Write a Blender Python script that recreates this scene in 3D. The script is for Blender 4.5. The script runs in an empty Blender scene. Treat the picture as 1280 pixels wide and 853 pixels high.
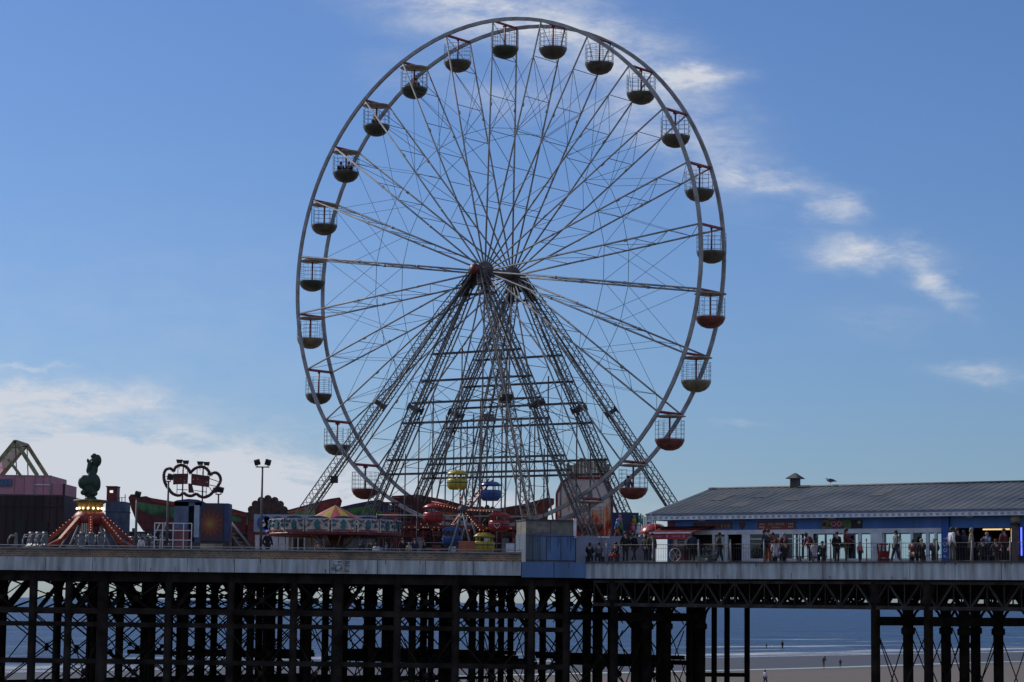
import bpy, bmesh, math, random
from mathutils import Vector, Matrix, Euler
random.seed(7)
S = bpy.context.scene
COL = S.collection
PI = math.pi
# ---------------------------------------------------------------- camera
F, PITCH, ROLL = 3023.4, 0.10788, 0.01175
CAMZ = 8.0
cp, sp = math.cos(PITCH), math.sin(PITCH)
fw = Vector((0, cp, sp)); up0 = Vector((0, -sp, cp)); rt0 = Vector((1, 0, 0))
rt = rt0*math.cos(ROLL) + up0*math.sin(ROLL)
up = up0*math.cos(ROLL) - rt0*math.sin(ROLL)
cd = bpy.data.cameras.new('camera'); co = bpy.data.objects.new('camera', cd); COL.objects.link(co)
m = Matrix((rt, up, -fw)).transposed().to_4x4(); m.translation = (0, 0, CAMZ)
co.matrix_world = m
cd.sensor_width = 36; cd.lens = F/1280*36; cd.clip_end = 90000; cd.clip_start = 1
S.camera = co

def ray(px, py): return rt*((px-640)/F) + up*((426.5-py)/F) + fw
def at(px, py, Y):
    d = ray(px, py); return Vector((0, 0, CAMZ)) + d*(Y/d.y)
DECK = 10.1
def on_deck(px, Y, z=DECK):            # point of height z at depth Y seen in image column px
    py = 700
    for i in range(6):
        p = at(px, py, Y); py += (p.z-z)*F/Y
    return Vector((p.x, Y, z))
# pier frame: u along the pier (to the right, towards the shore), n across it (away)
TH = 0.6572
U = Vector((math.cos(TH), -math.sin(TH), 0)); N = Vector((math.sin(TH), math.cos(TH), 0))
C0 = Vector((-0.851, 143.94, 0))
HUBZ = CAMZ+19.6365
def P(u, n, z=DECK): return C0+U*u+N*n+Vector((0, 0, z))
def pin(px, py, n):                    # (u, z) of a pixel on the vertical plane n = const
    d = ray(px, py); o = Vector((0, 0, CAMZ))
    k = (n+(C0-o).dot(N))/d.dot(N); q = o+d*k
    return (q-C0).dot(U), q.z
def uu(px, n, py=700): return pin(px, py, n)[0]

# ---------------------------------------------------------------- materials
MATS = {}
def mat(name, col, rough=.6, metal=0, var=.18, scale=3.0, dirt=None, emit=None, es=1, spec=.5, streak=False, bump=0):
    if name in MATS: return MATS[name]
    m = bpy.data.materials.new(name); m.use_nodes = True; nt = m.node_tree; b = nt.nodes['Principled BSDF']
    b.inputs['Roughness'].default_value = rough; b.inputs['Metallic'].default_value = metal
    b.inputs['Specular IOR Level'].default_value = spec
    c = (*col, 1)
    if var > 0:
        tc = nt.nodes.new('ShaderNodeTexCoord'); mp = nt.nodes.new('ShaderNodeMapping')
        nt.links.new(tc.outputs['Object'], mp.inputs[0])
        if streak: mp.inputs['Scale'].default_value = (1, 1, .12)
        nz = nt.nodes.new('ShaderNodeTexNoise'); nz.inputs['Scale'].default_value = scale; nz.inputs['Detail'].default_value = 6
        nt.links.new(mp.outputs[0], nz.inputs['Vector'])
        rp = nt.nodes.new('ShaderNodeValToRGB'); rp.color_ramp.elements[0].position = .35; rp.color_ramp.elements[1].position = .68
        d = dirt if dirt else tuple(x*(1-var*2) for x in col)
        rp.color_ramp.elements[0].color = (*d, 1); rp.color_ramp.elements[1].color = tuple(min(1, x*(1+var*.5)) for x in col)+(1,)
        nt.links.new(nz.outputs['Fac'], rp.inputs[0]); nt.links.new(rp.outputs[0], b.inputs['Base Color'])
        if bump:
            bp = nt.nodes.new('ShaderNodeBump'); bp.inputs['Strength'].default_value = bump; bp.inputs['Distance'].default_value = .05
            nt.links.new(nz.outputs['Fac'], bp.inputs['Height']); nt.links.new(bp.outputs[0], b.inputs['Normal'])
    else: b.inputs['Base Color'].default_value = c
    if emit:
        b.inputs['Emission Color'].default_value = (*emit, 1); b.inputs['Emission Strength'].default_value = es
    MATS[name] = m; return m
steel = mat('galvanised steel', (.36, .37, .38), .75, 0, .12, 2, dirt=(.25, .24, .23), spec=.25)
steel_d = mat('weathered dark steel', (.13, .125, .12), .6, .2, .25, 1.5, dirt=(.06, .045, .04))
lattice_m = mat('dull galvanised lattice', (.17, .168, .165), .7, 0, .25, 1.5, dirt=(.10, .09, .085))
rust_red = mat('red painted steel', (.30, .035, .03), .5, 0, .25, 4)
red = mat('red gloss paint', (.36, .025, .025), .35, 0, .15, 2)
darkred = mat('dark red paint', (.16, .02, .02), .5, 0, .3, 3)
bowl_g = mat('dark green fibreglass', (.045, .055, .035), .4, 0, .2, 3)
bowl_b = mat('olive brown fibreglass', (.10, .085, .06), .45, 0, .25, 3)
bowl_r = mat('rust red fibreglass', (.20, .05, .035), .45, 0, .25, 3)
bowl_t = mat('tan fibreglass', (.22, .18, .11), .45, 0, .25, 3)
cage_m = mat('cage wire', (.22, .24, .27), .35, .6, 0)
canopy_m = mat('cream canopy', (.50, .44, .36), .6, 0, .2, 3)
iron = mat('tarred iron', (.034, .027, .023), .85, 0, .3, 1.2, dirt=(.010, .008, .007), spec=.15)
iron_b = mat('brown truss paint', (.055, .05, .048), .85, 0, .3, 2, dirt=(.025, .02, .018), spec=.2)
white_f = mat('grey white fascia paint', (.50, .57, .60), .7, 0, .16, 3.5, dirt=(.27, .28, .28), streak=True)
blue_f = mat('blue fascia paint', (.10, .20, .40), .6, 0, .15, 1.2, streak=True)
planks = mat('deck boards', (.16, .13, .11), .8, 0, .25, 2)
white = mat('white paint', (.75, .76, .78), .5, 0, .08, 2)
offw = mat('off white paint', (.80, .83, .88), .6, 0, .12, 2)
blue_w = mat('blue wall paint', (.06, .18, .50), .55, 0, .12, 1.5, streak=True)
blue_p = mat('deep blue paint', (.02, .09, .38), .5, 0, .1, 2)
navy = mat('navy paint', (.03, .05, .14), .5, 0, .2, 2)
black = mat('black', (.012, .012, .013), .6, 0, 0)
dgrey = mat('dark grey', (.06, .06, .065), .6, 0, .2, 3)
grey = mat('mid grey', (.25, .26, .28), .6, 0, .15, 3)
tan_m = mat('tan boards', (.42, .33, .22), .7, 0, .25, 2, streak=True)
yellow = mat('yellow paint', (.46, .37, .035), .4, 0, .12, 2)
green = mat('green paint', (.10, .28, .05), .5, 0, .2, 1.5)
dgreen = mat('bottle green paint', (.02, .055, .035), .5, 0, .3, 2)
orange = mat('orange paint', (.55, .16, .05), .5, 0, .2, 2)
brick_or = mat('terracotta paint', (.38, .13, .07), .7, 0, .15, 2)
pink = mat('pink render', (.52, .24, .30), .7, 0, .1, 1)
maroon = mat('maroon boards', (.045, .022, .026), .7, 0, .3, 1.5, streak=True)
teal = mat('teal paint', (.05, .30, .28), .5, 0, .1, 2)
cream = mat('cream paint', (.62, .58, .46), .6, 0, .1, 2)
blue_t = mat('blue canvas', (.06, .14, .40), .7, 0, .1, 2)
blue_g = mat('blue gloss', (.03, .08, .26), .25, 0, .1, 2)
greytent = mat('grey canvas', (.28, .30, .34), .8, 0, .1, 2)
bulb = mat('lit bulb', (1, .8, .5), .5, 0, 0, emit=(1, .72, .35), es=6)
bulb_r = mat('lit warm strip', (1, .4, .2), .5, 0, 0, emit=(1, .35, .15), es=1.2)
lamp_y = mat('lit amber tube', (1, .8, .4), .5, 0, 0, emit=(1, .62, .25), es=.9)
neon_b = mat('lit blue tube', (.2, .3, 1), .5, 0, 0, emit=(.12, .18, 1), es=1.6)
neon_b2 = mat('lit violet tube', (.2, .3, 1), .5, 0, 0, emit=(.10, .10, .8), es=1.0)
skin = mat('skin', (.42, .24, .17), .6, 0, 0)
hairm = mat('dark hair', (.03, .02, .015), .7, 0, 0)
hairg = mat('grey hair', (.22, .20, .18), .7, 0, 0)
cloth = {k: mat('cloth '+k, v, .85, 0, .12, 8) for k, v in dict(
    black=(.012, .012, .015), navy=(.02, .03, .06), grey=(.12, .12, .13), white=(.6, .6, .64), red=(.42, .03, .04),
    brown=(.14, .08, .05), tan=(.36, .28, .2), blue=(.10, .16, .30), pink=(.5, .16, .2), olive=(.06, .065, .04), maroon=(.12, .02, .03),
    lilac=(.4, .38, .48), orange=(.4, .1, .03)).items()}
def glass_mat():
    m = bpy.data.materials.new('window glass'); m.use_nodes = True; nt = m.node_tree; nt.nodes.clear()
    o = nt.nodes.new('ShaderNodeOutputMaterial'); mx = nt.nodes.new('ShaderNodeMixShader'); t = nt.nodes.new('ShaderNodeBsdfTransparent'); g = nt.nodes.new('ShaderNodeBsdfGlossy')
    t.inputs[0].default_value = (.90, .97, 1.0, 1); g.inputs['Roughness'].default_value = .03; f = nt.nodes.new('ShaderNodeFresnel'); f.inputs[0].default_value = 1.45
    nt.links.new(f.outputs[0], mx.inputs[0]); nt.links.new(t.outputs[0], mx.inputs[1]); nt.links.new(g.outputs[0], mx.inputs[2]); nt.links.new(mx.outputs[0], o.inputs[0])
    return m
glass = glass_mat()

# ---------------------------------------------------------------- mesh builder
class MB:
    def __init__(s): s.v = []; s.f = []; s.m = []; s.sm = []; s.mats = []
    def mi(s, m):
        if m not in s.mats: s.mats.append(m)
        return s.mats.index(m)
    def add(s, vs, fs, m, smooth=False):
        b = len(s.v); i = s.mi(m); s.v += [tuple(v) for v in vs]
        for f in fs: s.f.append(tuple(b+k for k in f)); s.m.append(i); s.sm.append(smooth)
        return s
    def box(s, c, d, m, rz=0, R=None):
        x, y, z = d[0]/2, d[1]/2, d[2]/2; c = Vector(c)
        R = R or Matrix.Rotation(rz, 3, 'Z')
        vs = [c+R@Vector((sx*x, sy*y, sz*z)) for sz in (-1, 1) for sy in (-1, 1) for sx in (-1, 1)]
        return s.add(vs, [(0, 2, 3, 1), (4, 5, 7, 6), (0, 1, 5, 4), (2, 6, 7, 3), (0, 4, 6, 2), (1, 3, 7, 5)], m)
    def b2(s, a, b, m):
        return s.box([(a[i]+b[i])/2 for i in range(3)], [abs(b[i]-a[i]) for i in range(3)], m)
    def tube(s, a, b, r, m, n=6, r2=None, cap=True):
        a = Vector(a); b = Vector(b); d = b-a
        if d.length < 1e-6: return s
        r2 = r if r2 is None else r2; q = d.to_track_quat('Z', 'Y').to_matrix(); vs = []
        for p, rr in ((a, r), (b, r2)):
            for k in range(n):
                t = 2*PI*(k+.5)/n; vs.append(p+q@Vector((math.cos(t)*rr, math.sin(t)*rr, 0)))
        fs = [(k, (k+1) % n, n+(k+1) % n, n+k) for k in range(n)]
        if cap: fs += [tuple(range(n-1, -1, -1)), tuple(range(n, 2*n))]
        return s.add(vs, fs, m, n >= 6 and n != 4)
    def poly(s, pts, r, m, n=6, closed=False):
        k = len(pts)
        for i in range(k if closed else k-1): s.tube(pts[i], pts[(i+1) % k], r, m, n)
        return s
    def lathe(s, prof, c, m, n=20, M=None, smooth=True, a0=0, a1=2*PI):
        c = Vector(c); M = M or Matrix.Identity(3); full = abs(a1-a0-2*PI) < 1e-6; k = n if full else n+1; vs = []
        for r, z in prof:
            for i in range(k):
                t = a0+(a1-a0)*i/n; vs.append(c+M@Vector((r*math.cos(t), r*math.sin(t), z)))
        fs = []
        for j in range(len(prof)-1):
            for i in range(n):
                i2 = (i+1) % k; fs.append((j*k+i, j*k+i2, (j+1)*k+i2, (j+1)*k+i))
        return s.add(vs, fs, m, smooth)
    def ball(s, c, r, m, n=10, sc=(1, 1, 1)):
        pr = [(math.sin(PI*i/n)*r, -math.cos(PI*i/n)*r) for i in range(n+1)]
        return s.lathe(pr, c, m, n+2, Matrix.Diagonal(sc))
    def prism(s, pts, y0, y1, m, R=None, o=(0, 0, 0)):   # pts in x,z ; thickness along y
        R = R or Matrix.Identity(3); o = Vector(o); n = len(pts)
        vs = [o+R@Vector((x, y0, z)) for x, z in pts]+[o+R@Vector((x, y1, z)) for x, z in pts]
        return s.add(vs, [tuple(range(n)), tuple(range(2*n-1, n-1, -1))]+[(i, i+n, (i+1) % n+n, (i+1) % n) for i in range(n)], m)
    def flat(s, pts, z0, z1, m):                          # pts in x,y ; extruded in z
        n = len(pts); vs = [(x, y, z0) for x, y in pts]+[(x, y, z1) for x, y in pts]
        return s.add(vs, [tuple(range(n)), tuple(range(2*n-1, n-1, -1))]+[(i, i+n, (i+1) % n+n, (i+1) % n) for i in range(n)], m)
    def build(s, name, parent=None, kind=None):
        me = bpy.data.meshes.new(name); me.from_pydata(s.v, [], s.f)
        for mm in s.mats: me.materials.append(mm)
        me.polygons.foreach_set('material_index', s.m); me.polygons.foreach_set('use_smooth', s.sm)
        bm = bmesh.new(); bm.from_mesh(me); bmesh.ops.recalc_face_normals(bm, faces=bm.faces); bm.to_mesh(me); bm.free()
        me.update()
        o = bpy.data.objects.new(name, me); COL.objects.link(o)
        if parent: o.parent = parent
        if kind: o['kind'] = kind
        return o
def thing(name, label, cat, loc=(0, 0, 0), rz=0, group=None):
    o = bpy.data.objects.new(name, None); COL.objects.link(o); o.location = loc; o.rotation_euler = (0, 0, rz)
    o.empty_display_size = .3
    o['label'] = label; o['category'] = cat
    if group: o['group'] = group
    return o
def tag(o, label, cat, group=None):
    o['label'] = label; o['category'] = cat
    if group: o['group'] = group
    return o
def dup(root, loc=None, rz=None, label=None, group=None):
    r = root.copy(); COL.objects.link(r)
    if loc is not None: r.location = loc
    if rz is not None: r.rotation_euler = (0, 0, rz)
    if label: r['label'] = label
    if group: r['group'] = group
    for ch in list(root.children):
        c = ch.copy(); COL.objects.link(c); c.parent = r
        for g in list(ch.children):
            d = g.copy(); COL.objects.link(d); d.parent = c
    return r
def text_on(parent, body, size, loc, rot, m, name='lettering', vertical=False):
    cu = bpy.data.curves.new(name, 'FONT'); cu.body = body; cu.size = size; cu.extrude = .006; cu.align_x = 'CENTER'; cu.align_y = 'CENTER'
    t = bpy.data.objects.new(name, cu); COL.objects.link(t)
    dg = bpy.context.evaluated_depsgraph_get(); me = bpy.data.meshes.new_from_object(t.evaluated_get(dg)); bpy.data.objects.remove(t)
    me.materials.clear(); me.materials.append(m)
    o = bpy.data.objects.new(name, me); COL.objects.link(o); o.parent = parent; o.location = loc; o.rotation_euler = rot
    return o

# ---------------------------------------------------------------- world
SUN_EL = math.radians(36); SUNDIR = Vector((-.80, .60, 0)).normalized()*math.cos(SUN_EL)+Vector((0, 0, math.sin(SUN_EL)))
def build_world():
    w = bpy.data.worlds.new('World'); S.world = w; w.use_nodes = True; nt = w.node_tree; nt.nodes.clear(); L = nt.links.new
    out = nt.nodes.new('ShaderNodeOutputWorld'); bg = nt.nodes.new('ShaderNodeBackground'); L(bg.outputs[0], out.inputs[0])
    sky = nt.nodes.new('ShaderNodeTexSky'); sky.sky_type = 'NISHITA'; sky.sun_disc = False
    sky.sun_elevation = SUN_EL; sky.sun_rotation = math.atan2(SUNDIR.x, SUNDIR.y); sky.altitude = 0
    sky.air_density = 1.0; sky.dust_density = .6; sky.ozone_density = 2.4
    bg.inputs[1].default_value = .085
    tc = nt.nodes.new('ShaderNodeTexCoord'); sep = nt.nodes.new('ShaderNodeSeparateXYZ'); L(tc.outputs['Generated'], sep.inputs[0])
    def M(op, a, b=None, c=None, clamp=False):
        n = nt.nodes.new('ShaderNodeMath'); n.operation = op; n.use_clamp = clamp
        for i, x in enumerate((a, b, c)):
            if x is None: continue
            if isinstance(x, (int, float)): n.inputs[i].default_value = x
            else: L(x, n.inputs[i])
        return n.outputs[0]
    ys = M('MAXIMUM', sep.outputs[1], .05)
    a = M('DIVIDE', sep.outputs[0], ys); b = M('DIVIDE', sep.outputs[2], ys)
    cmb = nt.nodes.new('ShaderNodeCombineXYZ'); L(a, cmb.inputs[0]); L(b, cmb.inputs[1])
    def noise(sc, det, sx, sy, rough=.55, dist=0, rot=0):
        mp = nt.nodes.new('ShaderNodeMapping'); mp.inputs['Scale'].default_value = (sx, sy, 1); mp.inputs['Rotation'].default_value = (0, 0, rot); L(cmb.outputs[0], mp.inputs[0])
        n = nt.nodes.new('ShaderNodeTexNoise'); n.inputs['Scale'].default_value = sc; n.inputs['Detail'].default_value = det; n.inputs['Roughness'].default_value = rough; n.inputs['Distortion'].default_value = dist
        L(mp.outputs[0], n.inputs['Vector']); return n.outputs['Fac']
    # the edges of every cloud are carried off by noise
    w1 = noise(26, 9, 1, 2.2, .66, .2); w2 = noise(34, 9, 1, 2.0, .66, .2, .7)
    aw = M('MULTIPLY_ADD', M('SUBTRACT', w1, .5), .040, a); bw = M('MULTIPLY_ADD', M('SUBTRACT', w2, .5), .018, b)
    tot = None
    blobs = [(50, 490, 125, 15, 2, 1.1), (40, 515, 100, 12, 0, .9), (196, 508, 22, 4, 3, .4), (20, 458, 50, 3, -3, .45),
             (40, 590, 260, 44, 1, 2.4), (250, 625, 240, 42, 3, 1.5), (520, 660, 190, 36, 2, 1.0), (700, 700, 250, 50, 0, .5),
             (590, 8, 105, 30, 6, .8), (720, 48, 100, 34, 14, .75), (852, 97, 50, 11, 0, .85), (810, 130, 75, 42, 35, .55), (150, 420, 420, 130, 0, .09),
             (895, 180, 75, 45, 50, .32), (955, 225, 52, 12, 6, .75), (1042, 258, 30, 14, 5, .65), (1085, 316, 60, 18, 4, .9),
             (1165, 352, 40, 14, 40, .75), (1235, 467, 45, 10, 3, .5), (1100, 400, 60, 20, 0, .12), (650, 125, 60, 20, 0, .35), (915, 528, 30, 4, 0, .2), (520, 90, 60, 30, 0, .15)]
    for (px, py, rx, ry, rot, st) in blobs:
        d = ray(px, py); ca, cb = d.x/d.y, d.z/d.y; t = math.radians(-rot)
        dx = M('SUBTRACT', aw, ca); dy = M('SUBTRACT', bw, cb)
        e1 = M('MULTIPLY_ADD', dx, math.cos(t)/(rx/F), M('MULTIPLY', dy, math.sin(t)/(rx/F)))
        e2 = M('MULTIPLY_ADD', dx, -math.sin(t)/(ry/F), M('MULTIPLY', dy, math.cos(t)/(ry/F)))
        r2 = M('ADD', M('MULTIPLY', e1, e1), M('MULTIPLY', e2, e2))
        g = M('MULTIPLY', M('EXPONENT', M('MULTIPLY', r2, -.8)), st)
        tot = g if tot is None else M('ADD', tot, g)
    fine = noise(34, 12, 1, 2.8, .68, .3, .15)
    fm = M('MULTIPLY_ADD', fine, 4.0, -1.45, clamp=True)
    dens = M('MULTIPLY', tot, M('MULTIPLY_ADD', fm, .85, .33))
    dens = M('MINIMUM', dens, .97)
    front = M('GREATER_THAN', sep.outputs[1], .05)
    dens = M('MULTIPLY', dens, front)
    # cloud added over the unseen sky, coverage raised to whiten the ambient light
    n2 = nt.nodes.new('ShaderNodeTexNoise'); n2.inputs['Scale'].default_value = 3; n2.inputs['Detail'].default_value = 7
    mp2 = nt.nodes.new('ShaderNodeMapping'); mp2.inputs['Scale'].default_value = (1, 1, 3); L(tc.outputs['Generated'], mp2.inputs[0]); L(mp2.outputs[0], n2.inputs['Vector'])
    rest = M('MULTIPLY', M('MULTIPLY_ADD', n2.outputs['Fac'], 4, -1.6, clamp=True), M('MULTIPLY', M('MULTIPLY_ADD', M('ABSOLUTE', a), 2, -.7, clamp=True), .7))
    dens = M('MAXIMUM', dens, rest)
    mix = nt.nodes.new('ShaderNodeMixRGB'); L(dens, mix.inputs[0]); tint = nt.nodes.new('ShaderNodeMixRGB'); tint.blend_type = 'MULTIPLY'; tint.inputs[0].default_value = 1; tint.inputs[2].default_value = (.55, .73, 1.07, 1); L(sky.outputs[0], tint.inputs[1]); L(tint.outputs[0], mix.inputs[1]); mix.inputs[2].default_value = (7.3, 7.7, 8.5, 1)
    hs = nt.nodes.new('ShaderNodeHueSaturation'); hs.inputs['Saturation'].default_value = 1.0; L(mix.outputs[0], hs.inputs['Color'])
    L(hs.outputs[0], bg.inputs[0])
build_world()
sl = bpy.data.lights.new('sun', 'SUN'); sl.energy = 3.0; sl.angle = math.radians(.5); sl.color = (1, .94, .86)
so = bpy.data.objects.new('sun', sl); COL.objects.link(so); so.rotation_euler = SUNDIR.to_track_quat('Z', 'Y').to_euler()
S.view_settings.view_transform = 'Standard'; S.view_settings.look = 'None'; S.view_settings.exposure = 0
S.view_settings.use_curve_mapping = False

# ---------------------------------------------------------------- sand, sea
def shader_ground():
    m = bpy.data.materials.new('beach sand'); m.use_nodes = True; nt = m.node_tree; L = nt.links.new; b = nt.nodes['Principled BSDF']
    tc = nt.nodes.new('ShaderNodeTexCoord'); sp_ = nt.nodes.new('ShaderNodeSeparateXYZ'); L(tc.outputs['Object'], sp_.inputs[0])
    n = nt.nodes.new('ShaderNodeTexNoise'); n.inputs['Scale'].default_value = .03; n.inputs['Detail'].default_value = 8
    mp = nt.nodes.new('ShaderNodeMapping'); mp.inputs['Scale'].default_value = (3, 1, 1); L(tc.outputs['Object'], mp.inputs[0]); L(mp.outputs[0], n.inputs['Vector'])
    ad = nt.nodes.new('ShaderNodeMath'); ad.operation = 'MULTIPLY_ADD'; L(n.outputs['Fac'], ad.inputs[0]); ad.inputs[1].default_value = 14; L(sp_.outputs[0], ad.inputs[2])
    mr = nt.nodes.new('ShaderNodeMapRange'); L(ad.outputs[0], mr.inputs[0]); mr.inputs[1].default_value = -78+7; mr.inputs[2].default_value = -66+7
    mx = nt.nodes.new('ShaderNodeMixRGB'); L(mr.outputs[0], mx.inputs[0]); mx.inputs[1].default_value = (.075, .068, .07, 1); mx.inputs[2].default_value = (.145, .115, .09, 1)
    n3 = nt.nodes.new('ShaderNodeTexNoise'); n3.inputs['Scale'].default_value = .4; n3.inputs['Detail'].default_value = 8; L(tc.outputs['Object'], n3.inputs['Vector'])
    m2 = nt.nodes.new('ShaderNodeMixRGB'); m2.blend_type = 'MULTIPLY'; m2.inputs[0].default_value = .35; L(mx.outputs[0], m2.inputs[1]); L(n3.outputs['Fac'], m2.inputs[2])
    L(m2.outputs[0], b.inputs['Base Color'])
    r = nt.nodes.new('ShaderNodeMapRange'); L(mr.outputs[0], r.inputs[0]); r.inputs[3].default_value = .62; r.inputs[4].default_value = .9; L(r.outputs[0], b.inputs['Roughness'])
    bp = nt.nodes.new('ShaderNodeBump'); bp.inputs['Strength'].default_value = .35; bp.inputs['Distance'].default_value = .1; L(n3.outputs['Fac'], bp.inputs['Height']); L(bp.outputs[0], b.inputs['Normal'])
    return m
sand = MB(); sand.add([(-60000, -60000, 0), (60000, -60000, 0), (60000, 60000, 0), (-60000, 60000, 0)], [(0, 1, 2, 3)], shader_ground())
so_ = sand.build('sand', kind='structure'); so_.location = C0; so_.rotation_euler = (0, 0, -TH)
def shader_sea():
    m = bpy.data.materials.new('sea water'); m.use_nodes = True; nt = m.node_tree; L = nt.links.new; b = nt.nodes['Principled BSDF']
    tc = nt.nodes.new('ShaderNodeTexCoord'); s = nt.nodes.new('ShaderNodeSeparateXYZ'); L(tc.outputs['Object'], s.inputs[0])
    def M(op, a, b_=None, c=None, clamp=False):
        n = nt.nodes.new('ShaderNodeMath'); n.operation = op; n.use_clamp = clamp
        for i, x in enumerate((a, b_, c)):
            if x is None: continue
            if isinstance(x, (int, float)): n.inputs[i].default_value = x
            else: L(x, n.inputs[i])
        return n.outputs[0]
    def nz(sc, sx, sy, det=7, rough=.55):
        mp = nt.nodes.new('ShaderNodeMapping'); mp.inputs['Scale'].default_value = (sx, sy, 1); L(tc.outputs['Object'], mp.inputs[0])
        n = nt.nodes.new('ShaderNodeTexNoise'); n.inputs['Scale'].default_value = sc; n.inputs['Detail'].default_value = det; n.inputs['Roughness'].default_value = rough
        L(mp.outputs[0], n.inputs['Vector']); return n.outputs['Fac']
    d = M('MULTIPLY', s.outputs[0], -1)       # metres off the waterline
    # broken lines of surf
    rows = nz(.05, 1.6, .22, 9, .62)
    near = M('SUBTRACT', 1, M('DIVIDE', d, 150), clamp=True)
    foam = M('MULTIPLY', M('MULTIPLY_ADD', rows, 9, M('MULTIPLY_ADD', near, 1.9, -6.0), clamp=True), 1)
    edge = M('MULTIPLY', M('LESS_THAN', M('MULTIPLY_ADD', nz(.08, 1, 1, 4), -9, d), 1.5), .6)
    foam = M('MAXIMUM', foam, edge)
    foam = M('MULTIPLY', foam, M('LESS_THAN', d, 400))
    deep = M('MULTIPLY_ADD', nz(.10, 1, .22, 9, .7), 3.2, -1.1, clamp=True)
    mx = nt.nodes.new('ShaderNodeMixRGB'); L(deep, mx.inputs[0]); mx.inputs[1].default_value = (.004, .018, .05, 1); mx.inputs[2].default_value = (.035, .085, .17, 1)
    mf = nt.nodes.new('ShaderNodeMixRGB'); L(foam, mf.inputs[0]); L(mx.outputs[0], mf.inputs[1]); mf.inputs[2].default_value = (.42, .45, .48, 1)
    L(mf.outputs[0], b.inputs['Base Color']); L(M('MULTIPLY_ADD', foam, .5, .35), b.inputs['Roughness'])
    h = M('ADD', nz(.22, 1.0, .45, 8, .6), M('MULTIPLY', nz(.03, 1, .5, 3), 3))
    bp = nt.nodes.new('ShaderNodeBump'); bp.inputs['Strength'].default_value = 1.0; bp.inputs['Distance'].default_value = 2.6; L(h, bp.inputs['Height']); L(bp.outputs[0], b.inputs['Normal'])
    b.inputs['Specular IOR Level'].default_value = .22
    return m
sea = MB(); edge = []
for i in range(121):
    y = -600+i*25; edge.append((math.sin(y*.021)*2.2+math.sin(y*.057+1)*1.2, y))
pts = [(-60000, -600), *edge, (-60000, 2400)]
vs = [(x, y, 0) for x, y in edge]+[(-60000, y*20, 0) for x, y in edge]; k = len(edge)
sea.add(vs, [(i, i+1, k+i+1, k+i) for i in range(k-1)], shader_sea())
vs2 = [(edge[-1][0], 2400, 0), (60000, 60000, 0), (-60000, 60000, 0), (-60000, 48000, 0)]
sea.add(vs2, [(0, 1, 2, 3)], sea.mats[0])
so2 = sea.build('sea', kind='structure'); so2.location = P(-112, 0, .03); so2.rotation_euler = (0, 0, -TH)
run = MB(); pts = [(-1.4+math.sin(y*.05)*1.5, y) for y in range(-200, 420, 10)]+[(1.0+math.sin(y*.045+.6)*1.6, y) for y in range(410, -210, -10)]
n_ = len(pts)//2
wet = mat('shallow pool water', (.10, .10, .10), .08, 0, 0)
run.add([(x, y, 0) for x, y in pts], [(i, i+1, 2*n_-2-i, 2*n_-1-i) for i in range(n_-1)], wet)
ro = run.build('tidal_pool', kind='structure'); ro.location = P(-76, 0, .01); ro.rotation_euler = (0, 0, -TH)
# ================================================================ PIER
NE = -12.0
def PL(px, Y): v = on_deck(px, Y); return v
p1 = PL(-350, 127.0); p2 = PL(652, 124.6); p3 = PL(736, 125.2); u3 = (p3-C0).dot(U)
p3 = P(u3, NE); u4 = uu(1500, NE); p4 = P(u4, NE)
b4 = P(u4, 18); b1 = P(-74, 18)
outline = [p1, p2, p3, p4, b4, b1]
pier = thing('pier', 'long iron pier with white fascia on dark columns above the beach', 'pier', (0, 0, 0))
d = MB(); d.flat([(p.x, p.y) for p in outline], DECK-.12, DECK, planks); d.build('deck', pier)
d = MB(); inner = [(p.x*.995, p.y+.5) for p in outline[:3]]+[(outline[3].x, outline[3].y+.5), (b4.x, b4.y-.5), (b1.x, b1.y-.5)]
d.flat(inner, DECK-.45, DECK-.123, iron)
d.build('subframe', pier)
def face_strip(a, b, z0, z1, t, m, mb=None):     # board standing along the edge a-b, t thick outwards
    mb = mb or MB(); v = (b-a); L_ = v.length; ang = math.atan2(v.y, v.x); R = Matrix.Rotation(ang, 3, 'Z')
    c = (a+b)/2; nrm = Vector((v.y, -v.x, 0)).normalized(); c = c+nrm*(t/2)
    mb.box((c.x, c.y, (z0+z1)/2), (L_, t, z1-z0), m, R=R); return mb, nrm
def fascia(a, b, z0, z1, m, seg, name='fascia'):
    mb = MB(); v = b-a; n = max(1, round(v.length/seg))
    for i in range(n):
        q = a+v*(i/n); r = a+v*((i+1)/n)-v.normalized()*.03; face_strip(q, r, z0, z1, .06+.006*(i % 3), m, mb)
    nm_ = Vector((v.y, -v.x, 0)).normalized(); rg = random.Random(int(abs(a.x)*100)); vn = v.normalized(); o = mb.build(name, pier)
    mb = MB(); st = mat('rust run', (.16, .11, .08), .9, 0, .2); nst_ = max(3, int(n*1.6))
    for i in range(nst_):
        q = a+v*((i+rg.random())/nst_); h_ = rg.uniform(.08, .4)*(z1-z0); w_ = rg.uniform(.02, .07); zz_ = z1 if rg.random() < .6 else z0+h_
        q = Vector((q.x, q.y, 0))+nm_*.079; p_ = [q-vn*w_/2+Vector((0, 0, zz_-.01)), q+vn*w_/2+Vector((0, 0, zz_-.01)), q+vn*w_*.15+Vector((0, 0, zz_-h_)), q-vn*w_*.2+Vector((0, 0, zz_-h_*.9))]
        mb.add(p_, [(0, 1, 2, 3)], st)
    mb.build('rust_stain', o); return o
zt, zb = DECK+.02, DECK-.78
pa = p1+(p2-p1)*.0
fascia(p1, p2, DECK-.70, DECK+.0, white_f, 2.4)
o = fascia(p2, p3, zb, DECK+.0, blue_f, 2.0); o['label'] = 'blue painted fascia below the kiosk'
fascia(p3, p4, zb-.02, DECK-.02, white_f, 2.35)
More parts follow.
